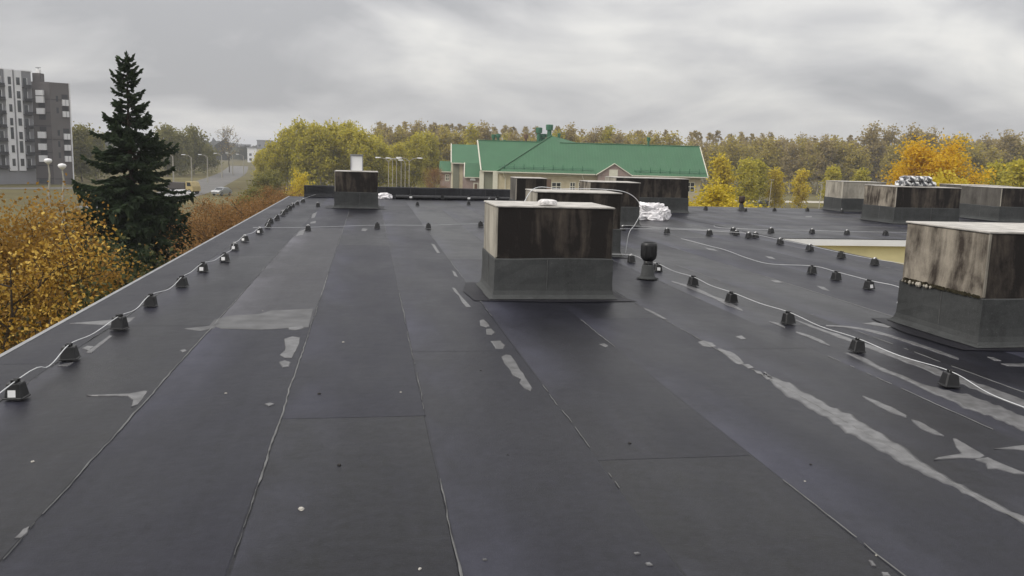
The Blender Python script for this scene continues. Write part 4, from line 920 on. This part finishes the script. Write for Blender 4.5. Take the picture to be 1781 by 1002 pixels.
# windows with cross bars
def window(u0, u1, z0, z1, y, parent=GB):
    w_ = gpart('window', TRIM, u0, u1, y-.06, y, z0, z1, parent=parent)
    mu, mz = (u0+u1)/2, (z0+z1)/2+.1; t = .14
    for a, c in ((u0+t, mu-t/2), (mu+t/2, u1-t)):
        for d, e_ in ((z0+t, mz-t/2), (mz+t/2, z1-t)): gpart('pane', GLASS, a, c, y-.075, y-.062, d, e_, parent=w_)
for (a, c) in ((961, 978), (993, 1003), (1008, 1016), (905, 921), (1112, 1128), (1140, 1156), (1168, 1184), (1196, 1212)): window(U(a), U(c), zat(a, 335, DB), zat(a, 317, DB), .5)
for (a, c) in ((884, 900), (961, 978), (993, 1003), (1140, 1156), (1168, 1184)): window(U(a), U(c), -6.2, -4.4, .5)
gpart('brick_panel', BRICKB, U(938), U(960), .40, .49, GZ, zat(945, 312, DB))
for a in (880, 1018): bar('downpipe', TRIM, [(U(a)-.5, -.35, ZE-.2), (U(a)-.3, .1, ZE-.8), (U(a), .38, ZE-1.3), (U(a), .38, GZ)], .09)
gpart('band', TRIM, U(867), U(1036), .44, .498, ZE-.5, ZE-.3)
# left blocks
y2 = 14.0; K2 = (DB+y2)/FPX
def U2(px): return (px-840)*K2
ze2, zr2 = zat(790, 283, DB+y2), zat(790, 251, DB+y2+6)
gpart('wall', BEIGE, U2(783), U2(832), y2, y2+9, GZ, ze2-.05); gpart('wall_recess', SAGE, U2(784), U2(795), y2-.06, y2-.005, GZ, ze2-.1); gpart('wall_recess', PINK, U2(801), U2(806), y2-.06, y2-.005, GZ, ze2-.1)
gpoly('roof', GREEN, [[(U2(781), y2-.6, ze2), (U2(833), y2-.6, ze2), (U2(833), y2+5.5, zr2), (U2(777), y2+5.5, zr2)], [(U2(777), y2+5.5, zr2), (U2(833), y2+5.5, zr2), (U2(833), y2+11, ze2), (U2(779), y2+11, ze2)]])
gpoly('gable', PINK, [[(U2(782), y2, ze2-.05), (U2(780), y2+5.5, zr2-.3), (U2(782), y2+9, ze2-.05)]], thick=0)
bar('rake_board', TRIM, [(U2(781), y2-.65, ze2), (U2(776.5), y2+5.5, zr2+.05)], .13); gpart('gutter', TRIM, U2(781), U2(808), y2-.75, y2-.58, ze2-.18, ze2)
# lean-to between the blocks
y3 = 7.0; K3 = (DB+y3)/FPX
def U3(px): return (px-840)*K3
za, zb = zat(820, 308, DB+y3), zat(820, 284, DB+y3+3)
gpart('wall', PINK, U3(807), U3(834), y3, y3+6, GZ, za-.05)
gpoly('roof', GREEN, [[(U3(806), y3-.4, za), (U3(835), y3-.4, za), (U3(833), y3+3, zb), (U3(805), y3+3, zb)]]); gpart('gutter', TRIM, U3(806), U3(835), y3-.55, y3-.38, za-.18, za)
bar('rake_board', TRIM, [(U3(806), y3-.45, za), (U3(804.5), y3+3, zb+.05)], .12)
b = MB(); cxx = U3(821); zc_ = zat(821, 314, DB+y3)-GZ; R0 = .55
b.rings([[(cxx+R0*math.cos(a), y, zc_+R0*math.sin(a)) for a in [math.pi*q/10 for q in range(11)]] for y in (y3-.3, y3-.05)]); b.build('arched_canopy', WHITEP, GB)
gpart('door', TRIM, U3(822), U3(831), y3-.1, y3-.01, GZ, zat(826, 318, DB+y3)); gpart('door_pane', BRICKB, U3(824), U3(829), y3-.14, y3-.105, GZ+.3, zat(826, 320, DB+y3))
gpart('pier', TRIM, U3(834), U3(838), y3-.2, y3+1, GZ, za)
# small left block
y4 = 16.0; K4 = (DB+y4)/FPX
def U4(px): return (px-840)*K4
za, zb = zat(768, 298, DB+y4), zat(768, 280, DB+y4+2.6)
gpart('wall', PINK, U4(761), U4(780), y4, y4+6, GZ, za-.05); gpoly('roof', GREEN, [[(U4(759), y4-.4, za), (U4(781), y4-.4, za), (U4(780), y4+2.6, zb), (U4(758), y4+2.6, zb)]]); gpart('gutter', TRIM, U4(759), U4(781), y4-.55, y4-.38, za-.18, za)
window(U4(770), U4(777), zat(773, 315, DB+y4), zat(773, 303, DB+y4), y4); gpart('pier', TRIM, U4(780), U4(783), y4-.3, y4+1, GZ, ze2)
# roof vents
def rvent(px, y, py0, py1, r, m):
    D = DB+y; z0, z1 = zat(px, py1, D)-.6, zat(px, py0, D); u = (px-840)*D/FPX; b = MB()
    h_ = z1-z0
    b.lathe([(r*.62, 0), (r*.62, h_*.62), (r*.55, h_*.63), (r*1.0, h_*.66), (r*1.05, h_*.96), (r*.9, h_)], 10, (u, y, z0-GZ)); b.build('roof_vent', m, GB)
for px, y, p0, p1, r in ((933, 9, 222, 244, .62), (951, 9, 217, 240, .68), (940, 10, 233, 246, .75), (855, 8, 234, 246, .4), (863, 8, 233, 246, .45), (968, 9, 232, 246, .3), (1124, 6.6, 239, 252, .36), (874, 8, 243, 249, .25)): rvent(px, y, p0, p1, r, GREEN_D)
rvent(911, 8, 234, 248, .4, BRICKB)

# ------------------------------------------------------------------ block of flats on the left
DA = 183.0; KA = DA/FPX; AO = gnd(60, DA, 0)
AP = tag(empty('apartment_block', (AO.x, AO.y, GZ), -YAW), 'tall grey and white block of flats with a brown corner tower', 'building')
A_WH = mat('white_cladding', (.70, .70, .72), .7, .3, var=.05, scale=.5); A_GR = mat('grey_cladding', (.24, .24, .255), .8, .3, var=.06, scale=.5); A_BR = mat('brown_cladding', (.105, .095, .095), .8, .3, var=.06, scale=.5); A_BR2 = mat('taupe_cladding', (.125, .115, .114), .8, .3, var=.06, scale=.5); A_DK = mat('dark_band', (.03, .03, .033), .7); A_GL = mat('flat_glass', (.05, .055, .06), .15, .6, var=.4, scale=.7)
def apart(name, m, *a, T=None, parent=None):
    b = MB(); b.box(*a, T=T); return b.build(name, m, parent or AP)
zA = lambda py: zat(60, py, DA)-GZ
H1 = zA(127)
# left wing runs towards us and to the left; local x along the facade from the tower corner
ang = math.atan2(11, 6.9); TW = Matrix.Translation((0, 0, 0)) @ Matrix.Rotation(math.pi+ang, 4, 'Z')   # +x goes left and towards the camera, outward normal = +y
def wg(x0, x1, y0, y1, z0, z1, name, m): return apart(name, m, x0, x1, y0, y1, z0, z1, T=TW)
Lw = 34
wg(0, Lw, -12, 0, 0, H1, 'wall', A_GR)
fl = 2.78; zb0 = 3.2
for (a, c) in ((2.2, 3.6), (4.0, 5.6), (10.4, 12.0), (16, 18.2), (22, 25), (28, 30)): wg(a, c, .004, .35, zb0-.4, H1+.005, 'wall_panel', A_WH)
wg(-.15, Lw, -12.1, .12, H1+.01, H1+.2, 'roof_edge', A_WH)
for f in range(7):
    z0 = zb0+f*fl
    for (a, c, y) in ((1.0, 1.7, .02), (2.6, 3.3, .37), (4.4, 5.0, .37), (6.3, 7.0, .02), (8.8, 9.5, .02), (11, 11.6, .37), (13, 13.8, .02), (14.6, 15.4, .02), (17, 17.8, .37)):
        if f == 7 and a in (4.4,): continue
        q = wg(a, c, y, y+.05, z0+.6, z0+(2.1 if (f+int(a)) % 3 else 3.0), 'window', A_GL); wg(a-.12, a-.01, y, y+.09, z0+.55, z0+2.15, 'window_frame', A_WH)
    for (a, c) in ((5.75, 10.3), (.3, 2.1), (12.1, 15.9)):
        wg(a, c, .02, .8, z0+.05, z0+.2, 'balcony_slab', A_DK); wg(a+.1, c-.1, .72, .78, z0+.22, z0+.75, 'balcony_rail', A_DK)
# tower: front face, then the face turning right
x1, x2 = (91-60)*KA, (124-60)*KA; HT = zA(143)
TF = Matrix.Translation((0, 0, 0))
apart('wall', A_BR, .02, x1, 0, 2.4, 0, HT); 
T2 = Matrix.Translation((x1+.005, .02, 0)) @ Matrix.Rotation(.8, 4, 'Z'); L2 = 3.8
apart('wall', A_BR2, 0, L2, 0, 6, 0, HT-.02, T=T2); apart('penthouse', A_BR, .03, (73-60)*KA, .5, 2.3, HT+.01, zA(128)); apart('roof_vent', WHITEP, .3, 1.0, 1.5, 2.2, zA(127.8), zA(121)); apart('roof_antenna', A_DK, .1, 1.2, 1.75, 1.85, zA(118.5), zA(117.6)); apart('antenna_mast', A_DK, .6, .68, 1.76, 1.84, zA(120.9), zA(118.6))
apart('corner_trim', A_WH, L2-.001, L2+.25, -.08, .4, 0, HT+.05, T=T2)
for f in range(9):
    z0 = 1.2+f*fl
    if z0 > HT-1: break
    apart('floor_band', A_DK, .03, x1-.05, -.06, -.005, z0-.1, z0+.06)
    if f in (0, 3, 6): apart('floor_band', A_DK, .1, L2-.1, -.06, -.004, z0-.1, z0+.02, T=T2)
for py0, py1 in ((157.5, 166.5), (168, 179), (188.5, 198.5), (229, 240), (249.5, 260.5), (270, 281)): apart('balcony_panel', A_WH, (69.5-60)*KA, (82-60)*KA, -.75, -.1, zA(py1), zA(py0))
for py0, py1 in ((179.5, 187), (199, 208), (220, 228), (241, 248), (261, 269)): apart('loggia', A_DK, (70.5-60)*KA, (82-60)*KA, -.03, -.004, zA(py1), zA(py0))
for py0, py1 in ((172, 182.5), (192, 202), (231, 241), (250.5, 260.5), (270, 280)):
    for a, c in ((.60, .745), (.775, .92)): apart('balcony_panel', A_WH, L2*a, L2*c, -.55, -.08, zA(py1), zA(py0), T=T2)
    apart('loggia', A_DK, L2*.6, L2*.92, -.03, -.004, zA(py0-.3), zA(py0-9), T=T2)
    q = apart('window', A_GL, L2*.30, L2*.42, -.03, -.005, zA(py0+4), zA(py0-6), T=T2)
apart('shop_front', A_GL, .6, x1-.6, -.05, -.02, .3, 1.0)

# ------------------------------------------------------------------ lamps, poles, vehicles, small far buildings
CONC = mat('concrete_pole', (.34, .32, .27), .9, .2); LAMPM = mat('lamp_head', (.7, .7, .7), .4, .4)
def lamp_post(label, px, D, h, arm=1.4, both=False, group='street lamps along the road', rz=0, r=.13):
    o = tag(empty('street_lamp', gnd(px, D), -YAW+rz), label, 'street lamp', group)
    b = MB(); b.tube([(0, 0, 0), (0, 0, h*.5), (0, 0, h)], [r*1.3, r*1.1, r*.85], 7); b.build('pole', CONC, o)
    for s_ in ((1, -1) if both else (-1,)):
        b = MB(); b.tube([(0, 0, h-.15), (s_*arm*.4, 0, h+.35), (s_*arm, 0, h+.5)], .06, 5); b.build('arm', CONC, o)
        b = MB(); b.rings([[(s_*(arm+dx), y*wd, h+.5+z) for y, z in ((-1, -.06), (1, -.06), (.7, .1), (-.7, .1))] for dx, wd in ((-.1, .08), (.15, .17), (.6, .17), (.8, .06))]); b.build('lamp_head', LAMPM, o)
    return o
for i, (px, D, h) in enumerate(((300, 190, 6.6), (332, 200, 6.4), (360, 215, 6.4), (385, 250, 6.6), (404, 285, 6.6), (423, 270, 6.4))):
    lamp_post(f'{["leftmost", "second from the left", "third from the left", "fourth from the left", "fifth from the left", "rightmost"][i]} pale lamp post in the row by the road', px, D, h, 1.5)
for i, (px, D, h, bo) in enumerate(((676, 150, 7.3, True), (683, 160, 7.2, False), (690, 172, 7.0, False), (698, 168, 7.1, False), (705, 158, 6.9, False), (712, 150, 7.4, True))):
    lamp_post(f'{["leftmost", "second from the left", "third from the left", "fourth from the left", "fifth from the left", "rightmost"][i]} tall lamp post in the cluster left of the green roof', px, D, h, 1.5 if bo else .5, bo, 'tall lamp posts beside the grove', r=.065)
def park_lamp(label, px, D, h):
    o = tag(empty('park_lamp', gnd(px, D)), label, 'street lamp'); b = MB(); b.tube([(0, 0, 0), (0, 0, h*.55), (.18, 0, h*.85), (.1, 0, h)], [.12, .1, .08, .06], 7); b.build('pole', CONC, o)
    b = MB(); b.lathe([(.07, 0), (.3, .18), (.38, .36), (.3, .5), (.05, .56)], 10, (.1, 0, h)); b.build('lamp_head', WHITEP, o, True)
park_lamp('white headed lamp before the flats, left of two', 80, 82, 6.7); park_lamp('white headed lamp before the flats, right of two', 104, 78, 6.35)
for i, (px, D, h) in enumerate(((1342, 140, 6.0), (1430, 150, 5.6))):
    o = tag(empty('utility_pole', gnd(px, D), 0), ['thin pale pole standing on the grass right of the yellow bushes', 'thin pale pole beside the leftmost right wing shaft'][i], 'pole'); b = MB(); b.tube([(0, 0, 0), (.25, 0, h)], [.08, .05], 6); b.build('shaft', CONC, o); b = MB(); b.box(-.1, .65, -.05, .05, h, h+.1); b.build('crossbar', CONC, o)
RUB = mat('tyre_rubber', (.02, .02, .02), .9); HUBM = mat('wheel_rim', (.4, .4, .42), .4, .5, .6); RED = mat('tail_light', (.5, .02, .015), .3); HEAD = mat('head_light', (.8, .8, .78), .2)
def wheels(o, xs_, yw, r):
    for x_ in xs_:
        for s_ in (-1, 1):
            b = MB(); b.tube([(x_, s_*yw-.1*s_, r), (x_, s_*yw+.1*s_, r)], r, 14); wq = b.build('wheel', RUB, o); b = MB(); b.tube([(x_, s_*yw+.1*s_, r), (x_, s_*yw+.115*s_, r)], r*.6, 10); b.build('rim', HUBM, wq)
def car(label, px, D, rz, m, z=GZ+.03):
    o = tag(empty('parked_car', gnd(px, D, z), -YAW+rz), label, 'car'); b = MB()
    prof = [(-2.15, .35), (-2.2, .75), (-2.05, .95), (-1.2, 1.02), (-.55, 1.45), (.95, 1.5), (1.75, 1.05), (2.1, .95), (2.18, .5), (2.1, .32)]
    rg = []
    for y_, ins in ((-.86, .0), (-.8, .02), (.8, .02), (.86, 0)):
        rg.append([(x_, y_*(.86 if z_ > 1.1 else 1), z_) for x_, z_ in prof])
    b.rings(rg); b.build('body', m, o, bevel=0)
    for s_ in (-1, 1):
        b = MB(); b.quad(*[(x_, s_*y_, z_) for x_, y_, z_ in ((-1.0, .80, 1.06), (1.55, .80, 1.08), (.9, .752, 1.42), (-.5, .752, 1.39))]); b.build('side_window', GLASS, o)
        b = MB(); b.box(2.17, 2.21, s_*.62-.15, s_*.62+.15, .7, .88); b.build('tail_light', RED, o); b = MB(); b.box(-2.24, -2.18, s_*.6-.17, s_*.6+.17, .66, .82); b.build('headlight', HEAD, o)
    b = MB(); b.quad((-1.16, -.7, 1.06), (-.6, -.66, 1.425), (-.6, .66, 1.425), (-1.16, .7, 1.06)); b.build('windscreen', GLASS, o)
    b = MB(); b.quad((1.70, -.68, 1.10), (1.70, .68, 1.10), (1.05, .64, 1.47), (1.05, -.64, 1.47)); b.build('rear_window', GLASS, o)
    wheels(o, (-1.35, 1.35), .78, .32); return o
SILV = mat('silver_paint', (.30, .31, .32), .35, .5, .3); WHC = mat('white_car_paint', (.7, .7, .7), .35, .5); DKC = mat('dark_car_paint', (.03, .03, .035), .3, .5)
car('grey car driving on the road right of the spruce', 384, 158, 1.35, SILV)
car('white car half hidden behind the right side of the spruce', 309, 145, .25, WHC)
car('silver car whose roof shows above the parapet left of the far shaft', 556, 196, .1, SILV)
car('dark car beyond the far roof edge near the pale path', 1330, 168, .2, DKC)
car('dark car parked left of the green roofed building', 700, 205, .1, DKC)
# flat bed truck
tk = tag(empty('truck', gnd(318, 160, GZ+.03), -YAW-.35), 'dark tipper truck with a sand yellow cab right of the spruce', 'truck')
b = MB(); b.rings([[(x_, y_, z_) for x_, z_ in ((-3.0, .95), (-2.9, 2.1), (1.1, 2.1), (1.1, .95))] for y_ in (-1.15, 1.15)]); b.build('tipper_body', mat('dark_steel', (.05, .042, .038), .6), tk)
b = MB(); b.rings([[(x_, y_, z_) for x_, z_ in ((1.3, .6), (1.3, 2.35), (2.4, 2.35), (2.85, 1.5), (2.9, .6))] for y_ in (-1.1, 1.1)]); cab = b.build('cab', mat('sand_yellow_paint', (.42, .33, .15), .5), tk)
for s_ in (-1, 1):
    b = MB(); b.quad((1.6, s_*1.106, 1.5), (2.6, s_*1.106, 1.5), (2.35, s_*1.106, 2.2), (1.6, s_*1.106, 2.2)); b.build('side_window', GLASS, cab)
b = MB(); b.box(-2.9, 2.8, -.45, .45, .55, .9); b.build('chassis', RUB, tk); wheels(tk, (-2.2, -1.1, 2.1), 1.0, .48)
# lime canopy
lc = tag(empty('lime_canopy', gnd(512, 168), -YAW), 'lime green canopy roof beyond the left corner of the far parapet', 'canopy')
LIME = mat('lime_sheet', (.5, .52, .06), .5, .4); b = MB(); zc_ = zat(512, 333, 168)-GZ
b.rings([[(x_, y_, zc_-.12*abs(x_)*.5+dz) for y_, dz in ((-1.5, -.3), (0, 0), (1.5, -.1), (1.5, -.2), (0, -.1), (-1.5, -.55))] for x_ in (-2.2, -1, 0, 1, 2.4)]); b.build('canopy_sheet', LIME, lc)
for x_ in (-1.9, 2.1):
    for y_ in (-1.3, 1.3): b = MB(); b.tube([(x_, y_, 0), (x_, y_, zc_-.5)], .06, 6); b.build('post', EDGE, lc)
# distant blocks
for (p0, p1, t0, D, m, lb) in ((447, 466, 245, 620, A_GR, 'far grey tower block on the horizon left of the grove'), (430, 446, 258, 560, A_WH, 'far low white building on the horizon'), (340, 352, 252, 700, A_GR, 'far pale building on the horizon right of the spruce'), (410, 428, 252, 760, A_GR, 'far grey building behind the bare tree')):
    c = gnd((p0+p1)/2, D); hw = (p1-p0)/2*D/FPX; hh_ = max(4, zat((p0+p1)/2, t0, D)-GZ)
    o = tag(empty('distant_building', c, -YAW), lb, 'building'); b = MB(); b.box(-hw, hw, 0, 14, 0, hh_); b.build('wall', m, o); b = MB(); b.box(-hw-.3, hw+.3, -.3, 14.3, hh_+.01, hh_+.6); b.build('roof', A_GR, o)
    nfl = max(1, int(hh_/3.2))
    for f in range(nfl):
        for k in range(max(2, int(hw*2/4))):
            x_ = -hw+1.2+k*4; b = MB(); b.box(x_, x_+1.6, -.06, -.005, f*3.1+1.1, f*3.1+2.6); b.build('window', A_GL, o)

# ------------------------------------------------------------------ light mist in the distance
hz = MB(); hz.box(-2650, 2650, -420, 4050, GZ-1, 45); ho = hz.build('haze', None); ho['kind'] = 'stuff'; ho['label'] = 'thin autumn haze over the whole place'; ho['category'] = 'haze'
hm = bpy.data.materials.new('haze'); hm.use_nodes = True; t = hm.node_tree; t.nodes.clear(); oo = N(t, 'ShaderNodeOutputMaterial'); pv = N(t, 'ShaderNodeVolumePrincipled'); pv.inputs['Density'].default_value = .0004; pv.inputs['Color'].default_value = (.93, .95, 1, 1); pv.inputs['Anisotropy'].default_value = .2
t.links.new(pv.outputs[0], oo.inputs['Volume']); ho.data.materials.append(hm)
